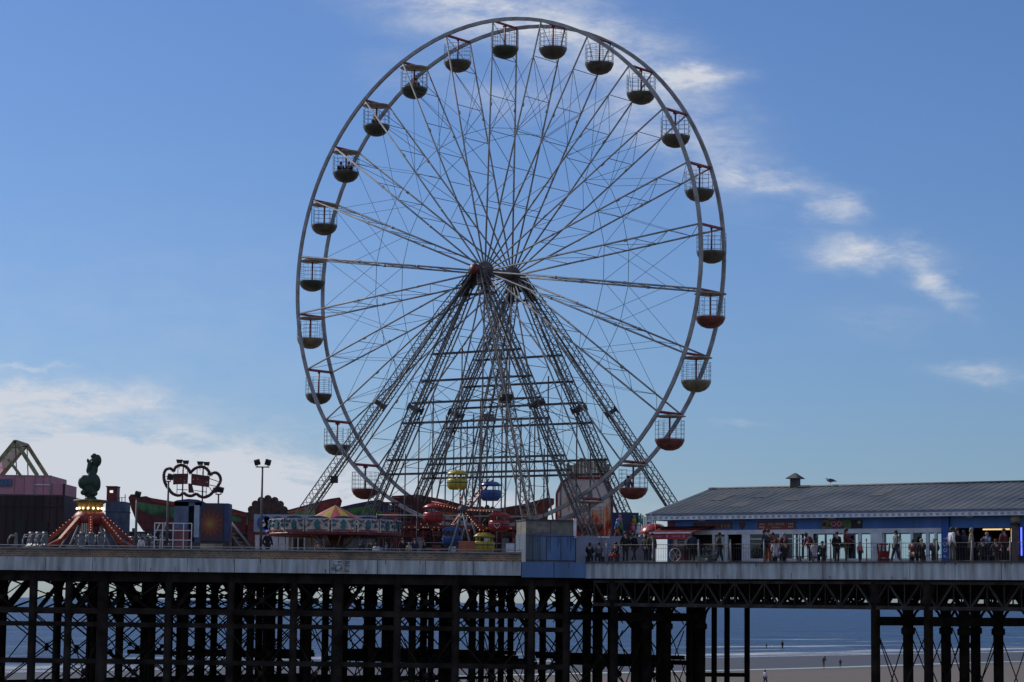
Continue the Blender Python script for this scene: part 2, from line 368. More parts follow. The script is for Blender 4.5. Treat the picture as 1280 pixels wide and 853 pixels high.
mb, _ = face_strip(p3, p4, DECK-.02, DECK+.05, .16, dgrey); mb.build('kerb_beam', pier)
mb = MB(); rg = random.Random(4); vv = (p2-p1).normalized(); o0 = front = p1+(p2-p1)*((430+350)/1002)
for i in range(26):
    x_ = rg.uniform(-.42, .42); z_ = rg.uniform(-.62, -.06); vert = rg.random() < .6
    c_ = o0+vv*x_+Vector((0, -.082, z_)); mb.box(c_, (.025 if vert else rg.uniform(.1, .3), .01, rg.uniform(.08, .25) if vert else .025), dgrey)
mb.build('scrawled_mark', pier)
# brick parapet on the left
pbrick = bpy.data.materials.new('worn buff brick'); pbrick.use_nodes = True
nt = pbrick.node_tree; bt = nt.nodes.new('ShaderNodeTexBrick'); tc = nt.nodes.new('ShaderNodeTexCoord'); mp = nt.nodes.new('ShaderNodeMapping')
mp.inputs['Rotation'].default_value = (PI/2, 0, 0); nt.links.new(tc.outputs['Object'], mp.inputs[0]); nt.links.new(mp.outputs[0], bt.inputs['Vector'])
bt.inputs['Scale'].default_value = 2.4; bt.inputs['Color1'].default_value = (.36, .23, .14, 1); bt.inputs['Color2'].default_value = (.17, .11, .075, 1); bt.inputs['Mortar'].default_value = (.38, .34, .28, 1); bt.inputs['Mortar Size'].default_value = .03
nz = nt.nodes.new('ShaderNodeTexNoise'); nz.inputs['Scale'].default_value = .8; nz.inputs['Detail'].default_value = 8; nt.links.new(tc.outputs['Object'], nz.inputs['Vector'])
mx = nt.nodes.new('ShaderNodeMixRGB'); mx.inputs[2].default_value = (.10, .09, .08, 1); nzr = nt.nodes.new('ShaderNodeMapRange'); nzr.inputs[1].default_value = .42; nzr.inputs[2].default_value = .75; nt.links.new(nz.outputs['Fac'], nzr.inputs[0]); nt.links.new(nzr.outputs[0], mx.inputs[0]); nt.links.new(bt.outputs[0], mx.inputs[1])
nt.links.new(mx.outputs[0], nt.nodes['Principled BSDF'].inputs['Base Color']); nt.nodes['Principled BSDF'].inputs['Roughness'].default_value = .9
mb, _ = face_strip(p1+Vector((0, .25, 0)), p2+Vector((0, .25, 0)), DECK, DECK+.42, .22, pbrick); mb.build('parapet', pier)
mb, _ = face_strip(p1+Vector((0, .22, 0)), p2+Vector((0, .22, 0)), DECK+.42, DECK+.50, .32, grey); mb.build('parapet_coping', pier)
rl = MB(); rl.tube(p1+Vector((0, .1, .60)), p2+Vector((0, .1, .60)), .02, steel, 6)
for i in range(30):
    q = p1+(p2-p1)*(i/29)+Vector((0, .1, .50)); rl.tube(q, q+Vector((0, 0, .10)), .015, steel, 6)
rl.build('parapet_rail', pier)
# columns -------------------------------------------------------
colspec = []
def column(*a, **k): colspec.append((a, k))
def column_mesh(mb, u, n, r, z1, fancy=True, base=0):
    q = P(u, n, 0); x, y = q.x, q.y
    prof = [(r*1.15, base-.5), (r*1.15, 1.0), (r*1.25, 1.05), (r*1.25, 1.2), (r, 1.3), (r, z1-1.5)]
    if fancy: prof += [(r*1.05, z1-1.5), (r*1.35, z1-1.45), (r*1.35, z1-1.2), (r*1.05, z1-1.15), (r*1.05, z1-.4), (r*1.45, z1-.25), (r*1.45, z1)]
    else: prof += [(r, z1)]
    mb.lathe(prof, (x, y, 0), iron, 12)
    if fancy:
        for sgn in (-1, 1):
            pts = []
            for k in range(6):
                t = k/5*PI/2; pts.append(q+U*sgn*(r+.85*(1-math.cos(t)))+Vector((0, 0, z1-.95+.85*math.sin(t))))
            mb.poly(pts, .07, iron, 5)
ZT = DECK-.45
# bents: lines of columns across the pier, found from the front columns of the photograph
front_line = lambda px: PL(px, 127.0+(124.6-127.0)*(px+350)/1002)
bents = []
for px in (-345, -270, -195, -125, -50, 30, 75, 118, 200, 278, 357, 412, 487, 560, 655, 700): 
    q = front_line(px) if px < 652 else p2+(p3-p2)*((px-652)/84); q = q-C0
    bents.append((q.dot(U), q.dot(N)+.7, px))
ncol = 0; nb = 0
for (u, n0, px) in bents:
    n = n0; row = []
    k = 0
    while n < 17 and k < (8 if px < 0 else 6):
        vis = at(0, 800, 130); pq = P(u, n, 0); colpx = 640+F*pq.x/pq.y
        if colpx > 880: break
        if colpx < -15: n += 6.1 if n < -12 else 5.4; k += 1; continue
        r = (.30 if px in (45, 118, 412) and k == 0 else .20) if k < 2 else .17+.05*((k*7+px) % 3)/2
        du = (0 if k == 0 else ((k*37+px*13) % 10-5)*.03)
        column(u+du, n, r, ZT-.4 if k else ZT, fancy=(k % 2 == 1)); row.append((u+du, n)); ncol += 1
        n += (6.1 if n < -12 else 5.4)+(0 if px > 0 else .7); k += 1
    if not row: continue
    # cross beams along the row
    for z, h in ((ZT-.35, .7), (7.3, .26), (3.1, .2)):
        mb = MB(); mb.box(P(u, (row[0][1]+row[-1][1])/2, z), (.22, row[-1][1]-row[0][1], h), iron, rz=-TH); mb.build('cross_beam', pier)
    if len(row) > 1:
        mb = MB(); mb.tube(P(*row[0], 7.0), P(row[0][0], row[0][1]+2.4, ZT-.3), .12, iron, 4); mb.build('knee_brace', pier); mb = MB(); mb.tube(P(u-.1, row[1][1], 6.8), P(u-2.4, row[1][1], ZT-.3), .12, iron, 4); mb.build('knee_brace', pier)
    for j in range(min(len(row)-1, 2 if px > 340 else 3)):
        mb = MB()
        for za, zb_ in ((7.2, ZT-.5), (3.2, 7.2), (.3, 3.1)):
            a = P(*row[j], za); b = P(*row[j+1], zb_); c = P(*row[j], zb_); e = P(*row[j+1], za)
            mb.tube(a, b, .04, iron, 5); mb.tube(c, e, .04, iron, 5)
            mid = (a+b)/2; mb.tube(mid-U*.05, mid+U*.05, .13, iron, 10)
        mb.build('cross_brace', pier)
# right side spans
rb = []
for px in (768, 1094, 1160, 1420):
    rb.append((uu(px, NE+.35), px))
for (u, px) in rb:
    n = NE+.35; row = []; k = 0; ns = {768: (0, 3.0, 4.8, 8.1), 1094: (0, 3.2, 7.1, 10.3), 1160: (0, 3.6, 7.2, 11), 1420: (0, 4, 8, 12)}[px]
    for k, dn in enumerate(ns):
        column(u, n+dn, .22 if k == 0 else .25, ZT if k == 0 else ZT-1.45, True); row.append((u, n+dn)); ncol += 1
    mb = MB()
    for z, h in ((ZT-2.3, .42),): mb.box(P(u, (row[0][1]+row[-1][1])/2, z), (.2, row[-1][1]-row[0][1], h), iron, rz=-TH)
    mb.build('cross_beam', pier)
    for j in range(len(row)-1):
        mb = MB()
        for za, zb_ in ((2.2, ZT-2.6), (.2, 2.2)):
            mb.tube(P(*row[j], za), P(*row[j+1], zb_), .03, iron, 5); mb.tube(P(*row[j], zb_), P(*row[j+1], za), .03, iron, 5)
        for sg in (0, 1):
            a_, b_ = (row[j], row[j+1]) if sg == 0 else (row[j+1], row[j])
            mb.tube(P(*a_, ZT-1.9), P((a_[0]+b_[0])/2, (a_[1]*.65+b_[1]*.35), ZT-1.1), .06, iron, 5)
        mb.build('cross_brace', pier)
# bracing between the two paired rows at the right
mb = MB()
for n in (NE+.35, NE+4.2, NE+8.1):
    for a, b in ((rb[1][0], rb[2][0]),):
        mb.tube(P(a, n, 1), P(b, n, ZT-2.6), .03, iron, 5); mb.tube(P(b, n, 1), P(a, n, ZT-2.6), .03, iron, 5)
mb.build('cross_brace', pier)
# slim posts at the left of the open span
for px, n in ((893, 3.0), (909, 3.4), (934, 4.5)):
    column(uu(px, n), n, .16, ZT-1.2, False)
mb = MB(); ua, ub = uu(868, 2.0), uu(936, 4.5)
mb.tube(P(ua, 2.2, 4.1), P(ub, 4.5, 4.1), .16, iron, 4); mb.tube(P(ua, 2.2, 6.3), P(uu(872, 2.2), 2.2, 6.3), .1, iron, 4); mb.build('cross_beam', pier)
def pxof(q): return 640+F*q.x/q.y
# longitudinal beams and long braces in the left section, at several depths across the pier
for j, n in enumerate((None, -9, -3.5, 2, 7.5, 13)):
    for z, h, t in ((DECK-.98, .5, .2), (7.35, .30, .22), (6.65, .24, .2), (4.75, .26, .2), (1.6, .25, .2)):
        if j and z in (6.65, 1.6): continue
        if j and z > 8: z, h = DECK-1.0+.1*(j % 3), .6
        mb = MB()
        for i in range(len(bents)-1):
            ua, na, _p = bents[i]; ub, nb_, _q = bents[i+1]
            A_ = (ua, na) if n is None else (ua, n); B_ = (ub, nb_) if n is None else (ub, n)
            if n is not None and (na > n or nb_ > n or pxof(P(*B_, 5)) > 880 or pxof(P(*A_, 5)) < -80): continue
            if n is not None and ((i*5+j*3+int(z*2)) % 7 == 0):
                if mb.v: mb.build('long_beam', pier); mb = MB()
                continue
            qa, qb = P(*A_, z), P(*B_, z); v_ = qb-qa
            mb.box((qa+qb)/2, (v_.length+.02, t, h), iron, rz=math.atan2(v_.y, v_.x))
        if mb.v: mb.build('long_beam', pier)
    if n is None or j in (2, 4, 5):
        for i in range(len(bents)-1):
            ua, na, _p = bents[i]; ub, nb_, _q = bents[i+1]
            A_ = (ua, na) if n is None else (ua, n); B_ = (ub, nb_) if n is None else (ub, n)
            if n is not None and (na > n or nb_ > n or pxof(P(*B_, 5)) > 880 or pxof(P(*A_, 5)) < -80): continue
            if (i+j) % 3 == 2: continue
            mb = MB()
            for za, zb_ in ((6.8, ZT-.5), (2.0, 6.4)):
                mb.tube(P(*A_, za), P(*B_, zb_), .035, iron, 5); mb.tube(P(*A_, zb_), P(*B_, za), .035, iron, 5)
                m_ = (P(*A_, za)+P(*B_, zb_))/2; mb.tube(m_-N*.06, m_+N*.06, .17, iron, 10)
            mb.build('cross_brace', pier)
# girders of the right section: edge truss plus two behind
def truss(n, ua, ub, z0, z1, m, step, r, name='truss'):
    mb = MB(); k = max(2, round((ub-ua)/step)); du = (ub-ua)/k
    for z, t in ((z1, r*2.4), (z0, r*3.0)): mb.box(P((ua+ub)/2, n, z), (ub-ua, .16, t), m, rz=-TH)
    for i in range(k):
        a = ua+i*du
        mb.tube(P(a, n, z1), P(a+du/2, n, z0), r, m, 4); mb.tube(P(a+du/2, n, z0), P(a+du, n, z1), r, m, 4)
        mb.tube(P(a, n, z0), P(a, n, z1), r*.6, m, 4)
        mb.tube(P(a+du/2, n, z0), P(a+du/2, n, z1), r*.6, m, 4)
    return mb.build(name, pier)
truss(NE+.25, u3+.3, u4, DECK-2.12, DECK-.95, iron_b, 1.75, .06)
for n in (-8.2, -1, 5.4, 9): truss(n, uu(752, n), u4+n*0, DECK-2.0, DECK-.7, iron, 1.75, .09)
for n, z0, z1 in ((-5.0, 1.5, .7), (1.8, 1.45, .7), (12.5, 1.6, .9)):
    ua = uu(752, n); mb = MB(); mb.box(P((ua+u4)/2, n, DECK-(z0+z1)/2), (u4-ua, .15, z0-z1), iron, rz=-TH); mb.build('plate_girder', pier)
mb = MB()
k = 0; u = u3
while u < u4:
    mb.tube(P(u, NE+.4, DECK-.62), P(u, 12, DECK-.62), .13, iron, 4); u += 1.75
mb.build('joists', pier)
colspec.sort(key=lambda s: P(s[0][0], s[0][1], 0).length)
for a_, k_ in colspec[:100]:
    mb = MB(); column_mesh(mb, *a_, **k_); mb.build('column', pier)
if len(colspec) > 100:
    mb = MB()
    for a_, k_ in colspec[100:]: column_mesh(mb, *a_, **k_)
    mb.build('column', pier, kind='stuff')

# ================================================================ BIG WHEEL
R = 15.25; WD = 2.364; PH = .0169; DP = 2*PI/26
RZ = -TH
wheel = thing('ferris_wheel', 'tall white steel observation wheel with open spokes towering over the pier', 'ferris wheel', P(0, 0, HUBZ), RZ)
def wp(a, r, y): return Vector((math.sin(a)*r, y, math.cos(a)*r))   # wheel-local point
for s in (-1, 1):
    y = s*WD/2; mb = MB(); K = 26*4; vs = []; hw, ht = .07, .105
    for i in range(K):
        a = 2*PI*i/K+PH
        for dy, dr in ((-hw, -ht), (hw, -ht), (hw, ht), (-hw, ht)): vs.append(wp(a, R+dr, y+dy))
    fs = [(i*4+j, i*4+(j+1) % 4, ((i+1) % K)*4+(j+1) % 4, ((i+1) % K)*4+j) for i in range(K) for j in range(4)]
    mb.add(vs, fs, steel); mb.build('rim', wheel)
HY = 1.32
for k in range(26):
    a = PH+k*DP
    for s in (-1, 1):
        mb = MB(); mb.tube(wp(a, .55, s*HY), wp(a, R-.1, s*WD/2), .055, steel, 6)
        mb.tube(wp(a, R-5.2, s*(WD/2+.004)), wp(a, R-5.0, s*(WD/2+.004)), .085, steel, 6)
        mb.tube(wp(a, R*.34, s*(HY-.03)), wp(a, R*.34+.2, s*(HY-.03)), .07, steel, 6)
        mb.build('spoke', wheel)
    mb = MB(); mb.box(wp(a, R-.02, 0), (.13, WD-.1, .11), rust_red, R=Matrix.Rotation(a, 3, 'Y')); mb.build('crossbar', wheel)
    mb = MB(); rr = [R*.86, R*.70, R*.56, R*.42, R*.28]; yy = lambda r: WD/2+(HY-WD/2)*(1-r/R)
    for i, r in enumerate(rr):
        mb.tube(wp(a, r, -yy(r)), wp(a, r, yy(r)), .022, steel_d, 4, cap=False)
        if i: sg = 1 if i % 2 else -1; mb.tube(wp(a, r, sg*yy(r)), wp(a, rr[i-1], -sg*yy(r)), .018, steel_d, 4, cap=False)
    mb.tube(wp(a, R-.1, -WD/2), wp(a, rr[0], yy(rr[0])), .018, steel_d, 4, cap=False)
    for s in (-1, 1):     # light wires to the neighbouring spokes
        b = a+DP
        mb.tube(wp(a, R*.57, s*yy(R*.57)), wp(b, R*.57, s*yy(R*.57)), .016, steel_d, 4, cap=False)
        mb.tube(wp(a, R*.86, s*yy(R*.86)), wp(b, R*.57, s*yy(R*.57)), .013, steel_d, 4, cap=False)
        mb.tube(wp(b, R*.86, s*yy(R*.86)), wp(a, R*.57, s*yy(R*.57)), .013, steel_d, 4, cap=False)
    mb.build('bracing', wheel)
Ry = Matrix.Rotation(PI/2, 3, 'X')   # lathe axis -> local -y
for s in (-1, 1):
    mb = MB(); mb.lathe([(0, .10), (.58, .10), (.58, -.10), (0, -.10)], (0, s*HY, 0), steel_d, 26, Ry, smooth=False); mb.build('hub_flange', wheel)
mb = MB(); mb.tube((0, -1.5, 0), (0, 1.5, 0), .26, steel_d, 16); mb.build('hub_barrel', wheel)
mb = MB(); mb.lathe([(0, .42), (.26, .40), (.33, .25), (.33, -.1)], (0, -2.15, 0), darkred, 16, Ry); mb.build('hub_cap', wheel)

# ---- fixed supports
frame = thing('wheel_support', 'grey lattice legs and scaffold beams holding up the big wheel', 'support frame', P(0, 0, DECK), RZ)
H = HUBZ-DECK
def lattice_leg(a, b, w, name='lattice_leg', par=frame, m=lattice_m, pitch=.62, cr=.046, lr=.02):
    a = Vector(a); b = Vector(b); d = (b-a); L_ = d.length; q = d.normalized()
    x = Vector((0, 1, 0)).cross(q).normalized(); y = q.cross(x).normalized(); mb = MB()
    def c(i, t):
        k = min(1, .45+t*14/L_*1.0) if t < L_*.5 else 1
        return a+q*t+(x*((-1, 1, 1, -1)[i])+y*((-1, -1, 1, 1)[i]))*(w/2*min(1, .5+t/3))
    ts = [L_*i/round(L_/pitch) for i in range(round(L_/pitch)+1)]
    for i in range(4):
        mb.tube(c(i, 0), c(i, 3), cr, m, 4); mb.tube(c(i, 3), c(i, L_), cr, m, 4)
        j = (i+1) % 4
        for k in range(len(ts)-1):
            p_, r_ = ts[k], ts[k+1]; mid = (p_+r_)/2
            mb.tube(c(i, p_), c(j, mid), lr, m, 4, cap=False); mb.tube(c(j, mid), c(i, r_), lr, m, 4, cap=False)
    o = mb.build(name, par); return o
mids = {1: (-3.95, -6.1), 2: (-4.25, -2.5), 3: (-4.75, 2.0), 4: (-4.7, 5.2), 5: (5.0, -5.6), 6: (4.4, -1.9), 7: (4.3, 2.4), 8: (4.6, 5.3)}
zm = (CAMZ+11.5)-DECK      # height of the splice joints
legs = {}
for k, (u, n) in mids.items():
    nt_ = -2.15 if k in (1, 2, 5, 6) else 2.15
    if k in (2, 6): nt_ = -1.95
    if k in (3, 7): nt_ = 1.95
    top = Vector((math.copysign(.28, u), nt_, H-.1)); mid = Vector((u, n, zm)); f = (H-.1)/(H-.1-zm)
    base = top+(mid-top)*f; legs[k] = (top, base)
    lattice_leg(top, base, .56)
    mb = MB(); q = (base-top).normalized()
    mb.box(mid, (.6, .6, .22), steel_d, R=q.to_track_quat('Z', 'Y').to_matrix()); mb.box(mid, (.74, .74, .07), steel_d, R=q.to_track_quat('Z', 'Y').to_matrix())
    for sx, sy in ((.34, .34), (-.34, .34), (.34, -.34), (-.34, -.34)): e_ = q.to_track_quat('Z', 'Y').to_matrix()@Vector((sx, sy, 0)); mb.tube(mid+e_-q*.22, mid+e_+q*.22, .045, steel_d, 5)
    mb.build('joint', frame)
    mb = MB(); mb.box((base.x, base.y, .08), (1.1, 1.1, .16), steel_d); mb.build('base_plate', frame)
    # splice plate at the head
    mb = MB(); e = top+q*1.0; mb.tube(top, e, .16, iron_b, 4, r2=.24); mb.build('head_plate', frame)
    if k in (1, 2, 3, 6, 7, 8): # plain tube strut lying behind the lattice
        mb = MB(); off = Vector((.5 if u < 0 else -.5, 0, 0)); mb.tube(top+q*1+off*.3, base+off, .06, steel_d, 6); mb.build('tube_strut', frame)
def leg_at(k, z):
    t, b = legs[k]; f = (t.z-z)/(t.z-b.z); return t+(b-t)*f
for zc, lv in ((CAMZ+14.75, 0), (CAMZ+13.15, 0), (CAMZ+11.85, 0), (CAMZ+10.65, 0), (CAMZ+8.45, 0), (CAMZ+7.6, 0), (CAMZ+18.2, 0)):
    z = zc-DECK
    for (l, r, y) in ((2, 6, -2.2), (3, 7, 2.2)):
        a = leg_at(l, z); b = leg_at(r, z); a.x -= .45; b.x += .45; a.z = b.z = z
        mb = MB(); mb.box((a+b)/2, ((b-a).length, .10, .13), steel_d, R=Matrix.Rotation(math.atan2(b.y-a.y, b.x-a.x), 3, 'Z')); mb.build('beam', frame)
for side, (l, r) in enumerate(((2, 6), (3, 7))):
    for i in range(11):
        zt_ = (14.9, 13.3, 12.0, 10.8)[(i*7) % 4]+CAMZ-DECK if i % 3 else 10.8+CAMZ-DECK
        a = leg_at(l, zt_); b = leg_at(r, zt_); w = 4.2+1.0*side
        x = -5.2+i*1.04+.13*side
        if x < a.x or x > b.x: zt_ = 8.6+CAMZ-DECK
        y = a.y+(b.y-a.y)*.5
        mb = MB(); mb.tube((x, y, .0), (x, y, zt_+.25), .04, steel_d, 6); mb.build('upright', frame)
for l, r, y in ((2, 6, 0), (3, 7, 0)):
    for (z0, z1, s) in ((7.7, 10.6, 1), (7.7, 10.6, -1), (10.7, 13.1, 1), (10.7, 13.1, -1)):
        a = leg_at(l if s > 0 else r, z0+CAMZ-DECK); b = leg_at(r if s > 0 else l, z1+CAMZ-DECK)
        mb = MB(); mb.tube(a, b, .022, steel_d, 5); mb.build('tie_rod', frame)
mb = MB()
for s in (-1, 1):
    mb.box((0, s*2.0, H-.1), (.8, .3, .5), steel_d); mb.box((0, s*2.0, H-.65), (1.3, .26, .5), iron_b)
mb.build('bearing_block', frame)
for s in (-1, 1):
    for t in (-1, 1):
        mb = MB(); mb.box((s*.62, t*2.2, H-.95), (.34, .3, 1.2), iron_b, R=Matrix.Rotation(-s*.42, 3, 'Y')); mb.build('gusset', frame)
mb = MB(); q = leg_at(1, 4.9); mb.box(q+Vector((.75, -.2, 0)), (.35, .3, .4), black, rz=.4); mb.tube(q, q+Vector((.7, -.2, .05)), .03, steel_d, 5); mb.build('floodlight', frame)

# ---- gondolas
def gondola_proto(bowl, canopy, cage=True, cut=0):
    t = thing('gondola', 'x', 'gondola', (0, 0, 0), 0, 'open cage gondolas hanging from the big wheel')
    r = .83; zt = -1.52
    mb = MB(); mb.tube((0, 0, -.08), (0, 0, -2.0), .055, rust_red, 8); mb.tube((-.13, 0, -.11), (.13, 0, -.11), .075, rust_red, 8); mb.build('hanger', t)
    mb = MB(); pr = [(r, zt+.06), (r+.02, zt), (r*.97, zt-.12), (r*.86, zt-.30), (r*.62, zt-.48), (r*.3, zt-.58), (0, zt-.60)]
    mb.lathe(pr, (0, 0, 0), bowl, 20); mb.lathe([(r-.04, zt+.06), (r-.06, zt-.1), (r*.8, zt-.26), (0, zt-.4)], (0, 0, 0), dgrey, 20)
    if True: mb.lathe([(r-.04, zt+.06), (r, zt+.06)], (0, 0, 0), bowl, 20)
    bo = mb.build('bowl', t)
    mb = MB(); mb.lathe([(.30, zt+.04), (r-.08, zt+.04), (r-.08, zt-.02)], (0, 0, 0), dgrey, 12, a0=2.4+cut, a1=2.4+cut+PI*1.5); mb.build('bench', t)
    mb = MB(); gap = cut
    for z in (zt+.10, zt+.36, zt+.62, zt+.86, zt+1.08):
        pts = [Vector((math.cos(gap+.25+i*(2*PI-.5)/20)*r, math.sin(gap+.25+i*(2*PI-.5)/20)*r, z)) for i in range(21)]
        mb.poly(pts, .013, cage_m, 4)
    for i in range(14):
        a = gap+.25+i*(2*PI-.5)/13; mb.tube((math.cos(a)*r, math.sin(a)*r, zt), (math.cos(a)*r, math.sin(a)*r, zt+1.10), .013, cage_m, 4)
    mb.build('cage', t)
    if canopy:
        mb = MB(); mb.lathe([(0, -.07), (.4, -.09), (.9, -.15), (.92, -.19), (.6, -.24), (.3, -.25), (0, -.25)], (0, 0, 0), canopy_m, 20)
        mb.build('canopy', t)
    return t
ordn = ['topmost', 'first', 'second', 'third', 'fourth', 'fifth', 'sixth', 'seventh', 'eighth', 'ninth', 'tenth', 'eleventh', 'twelfth', 'thirteenth']
spec = {0: ('g', 0), 1: ('b', 0), 2: ('b', 0), 3: ('b', 0), 4: ('b', 0), 5: ('b', 0), 6: ('b', 0), 7: ('r', 1), 8: ('t', 1), 9: ('r', 1), 10: ('r', 1), 11: ('r', 1), 12: ('r', 0), 13: ('b', 0),
        -1: ('b', 0), -2: ('g', 1), -3: ('g', 1), -4: ('g', 1), -5: ('b', 1), -6: ('g', 1), -7: ('t', 1), -8: ('b', 0), -9: ('b', 0), -10: ('r', 0), -11: ('r', 0), -12: ('r', 0)}
bm_ = {'g': bowl_g, 'b': bowl_b, 'r': bowl_r, 't': bowl_t}; cn = {'g': 'dark green', 'b': 'olive brown', 'r': 'rust red', 't': 'tan'}
protos = {}
for k, (b, c) in spec.items():
    a = PH+k*DP; q = C0+U*(math.sin(a)*R)+Vector((0, 0, HUBZ+math.cos(a)*R))
    desc = 'gondola with %s bowl%s, %s' % (cn[b], ' and canopy' if c else '', 'topmost on the wheel' if k == 0 else '%s %s the wheel top' % (ordn[abs(k)], 'clockwise from' if k > 0 else 'anticlockwise from') if abs(k) < 13 else 'lowest on the wheel')
    if (b, c) not in protos:
        g = gondola_proto(bm_[b], c, cut=1.0+.7*len(protos)); protos[(b, c)] = g; g.location = q; g.rotation_euler = (0, 0, RZ+k*.9); g['label'] = desc
    else: dup(protos[(b, c)], q, RZ+k*.9, desc)
# ================================================================ PAVILION (right)
NB = -8.2                                # front wall plane
ul = uu(834, NB); ur = uu(1480, NB)
B0 = P(ul, NB, DECK)
pav = thing('pavilion', 'long low blue and white pavilion with grey corrugated hipped roof', 'building', B0, RZ)
pav.scale = (1, 1, .885)
def bx(px): return uu(px, NB)-ul         # local x on the front wall
WL = ur-ul; DEP = 10.5; EH = 2.55         # wall length, depth, eave height
def fbox(mb, a, b, z0, z1, m, y0=-.05, y1=.10): mb.b2((bx(a), y0, z0), (bx(b), y1, z1), m)
XA, XB = bx(1189), bx(1264)
mb = MB()
# blue header band
mb.b2((.15, 0, 1.97), (bx(1178), .16, EH+.1), blue_w)
mb.b2((bx(1188), .0, 1.95), (WL, .16, EH+.1), blue_w)
mb.b2((.0, 0, 0), (.15, .16, EH), blue_w)
mb.build('wall', pav)
mb = MB(); z0 = 0
# white frame members and sills
def posts(mb, spans, z0, z1, m, y0=.02, y1=.13):
    for a, b in spans: mb.b2((bx(a), y0, z0), (bx(b), y1, z1), m)
posts(mb, [(842, 846), (855, 858), (890, 893), (905.5, 909), (927, 937), (974, 977), (1008, 1016), (1056.5, 1059.5), (1072, 1076), (1088, 1103), (1118, 1121), (1138, 1141), (1157, 1161), (1168, 1171)], .0, 1.72, offw)
mb.b2((bx(842), .01, 1.72), (bx(1178), .14, 1.97), offw)
for a, b in ((937, 974), (977, 1008), (1016, 1056.5), (1059.5, 1072), (1076, 1088), (1103, 1118), (1121, 1138), (1141, 1157), (1161, 1168), (1171, 1178)): mb.b2((bx(a), .02, 0), (bx(b), .12, .32), offw)
mb.b2((bx(858), .02, 0), (bx(890), .12, .42), offw)
mb.b2((bx(937), .03, 1.42), (bx(1008), .10, 1.47), offw)
for q in (956, 990, 998): mb.b2((bx(q), .03, .32), (bx(q+1.3), .10, 1.72), offw)
mb.b2((bx(893), .03, 0), (bx(905.5), .09, .3), offw); mb.build('window_frame', pav)
mb = MB(); mb.b2((bx(858), -.25, .42), (bx(891), .0, .54), teal); mb.build('counter', pav)
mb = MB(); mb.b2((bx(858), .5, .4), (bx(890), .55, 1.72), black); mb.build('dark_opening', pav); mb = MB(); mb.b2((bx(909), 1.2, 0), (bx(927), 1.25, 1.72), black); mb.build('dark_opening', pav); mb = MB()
for a, b in ((835, 842), (846, 855)): mb.b2((bx(a), .06, 0), (bx(b), .11, 1.9), grey)
for a, b in ((848, 854),): 
    for z in (.7, .85, 1.0, 1.15, 1.3, 1.45): mb.b2((bx(a), .02, z), (bx(b), .05, z+.05), offw)
mb.build('shutter', pav)
def pane(a, b, z0, z1):
    m = MB(); m.b2((bx(a), .065, z0), (bx(b), .075, z1), glass); m.build('pane', pav)
for a, b in ((937, 974), (977, 1008), (1016, 1056.5), (1059.5, 1072), (1076, 1088), (1103, 1118), (1121, 1138), (1141, 1157), (1161, 1168), (1171, 1178)): pane(a, b, .32, 1.72)
dr = MB(); dr.b2((bx(894), .045, .3), (bx(905), .085, 1.6), mat('frosted door glass', (.45, .55, .55), .3, 0, .05)); dr.b2((bx(894), .045, 1.62), (bx(905), .085, 1.72), dgrey); dr.build('door', pav)
# rear wall, open where the photograph looks right through
mb = MB(); yb = DEP
openings = [(998, 1006), (1009, 1016), (1026, 1046), (1050, 1064), (1068, 1080), (1082, 1096), (1112, 1128), (1132, 1150), (1158, 1180), (1184, 1196)]
# project front-plane columns to the rear plane
def bxr(px): return uu(px, NB+DEP)-ul
xs = [0]
ops = [(bxr(a), bxr(b)) for a, b in ((990, 994.5), (996, 1002), (1003.5, 1009), (1021, 1030.8), (1032, 1041), (1042.5, 1058), (1068, 1073), (1075, 1090), (1103, 1105), (1106.3, 1119.5), (1120.6, 1124), (1125, 1140), (1151, 1159.5), (1160.5, 1170), (1171, 1181))]
x = -1
for a, b in ops:
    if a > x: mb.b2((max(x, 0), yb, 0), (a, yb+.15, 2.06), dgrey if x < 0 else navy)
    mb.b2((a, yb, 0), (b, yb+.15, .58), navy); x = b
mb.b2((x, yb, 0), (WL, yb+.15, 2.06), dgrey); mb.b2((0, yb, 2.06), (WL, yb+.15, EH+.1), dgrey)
mb.b2((0, .16, 0), (.12, yb, EH), blue_w); mb.build('rear_wall', pav)
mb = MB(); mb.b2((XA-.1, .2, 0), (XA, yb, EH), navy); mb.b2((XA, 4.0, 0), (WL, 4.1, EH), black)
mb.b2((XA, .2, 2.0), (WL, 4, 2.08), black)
for px, c in ((1196, darkred), (1206, dgrey), (1210, rust_red), (1222, dgreen), (1236, darkred), (1250, navy)):
    m9 = MB(); m9.b2((bx(px), 2.6, 0), (bx(px)+.55, 3.3, 1.2+.3*((px*7) % 3)), c); m9.b2((bx(px)+.08, 2.58, .8), (bx(px)+.47, 2.6, 1.1), mat('dim game screen', (.1, .08, .15), .3, 0, 0, emit=(.6, .25, .15), es=.25)); m9.build('game_machine', pav)
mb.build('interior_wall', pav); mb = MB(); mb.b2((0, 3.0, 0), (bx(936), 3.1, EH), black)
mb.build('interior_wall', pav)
# pool pillar
mb = MB(); mb.b2((bx(1178.2), -.12, 0), (bx(1187.6), .2, EH+.1), blue_p); pl = mb.build('pillar', pav); pl['label'] = 'bright blue pillar lettered POOL'
for i, ch in enumerate('POOL'):
    text_on(pav, ch, .27, ((bx(1178.2)+bx(1187.6))/2+.02, -.128, .42+i*.33), (PI/2, -PI/2, 0), offw)
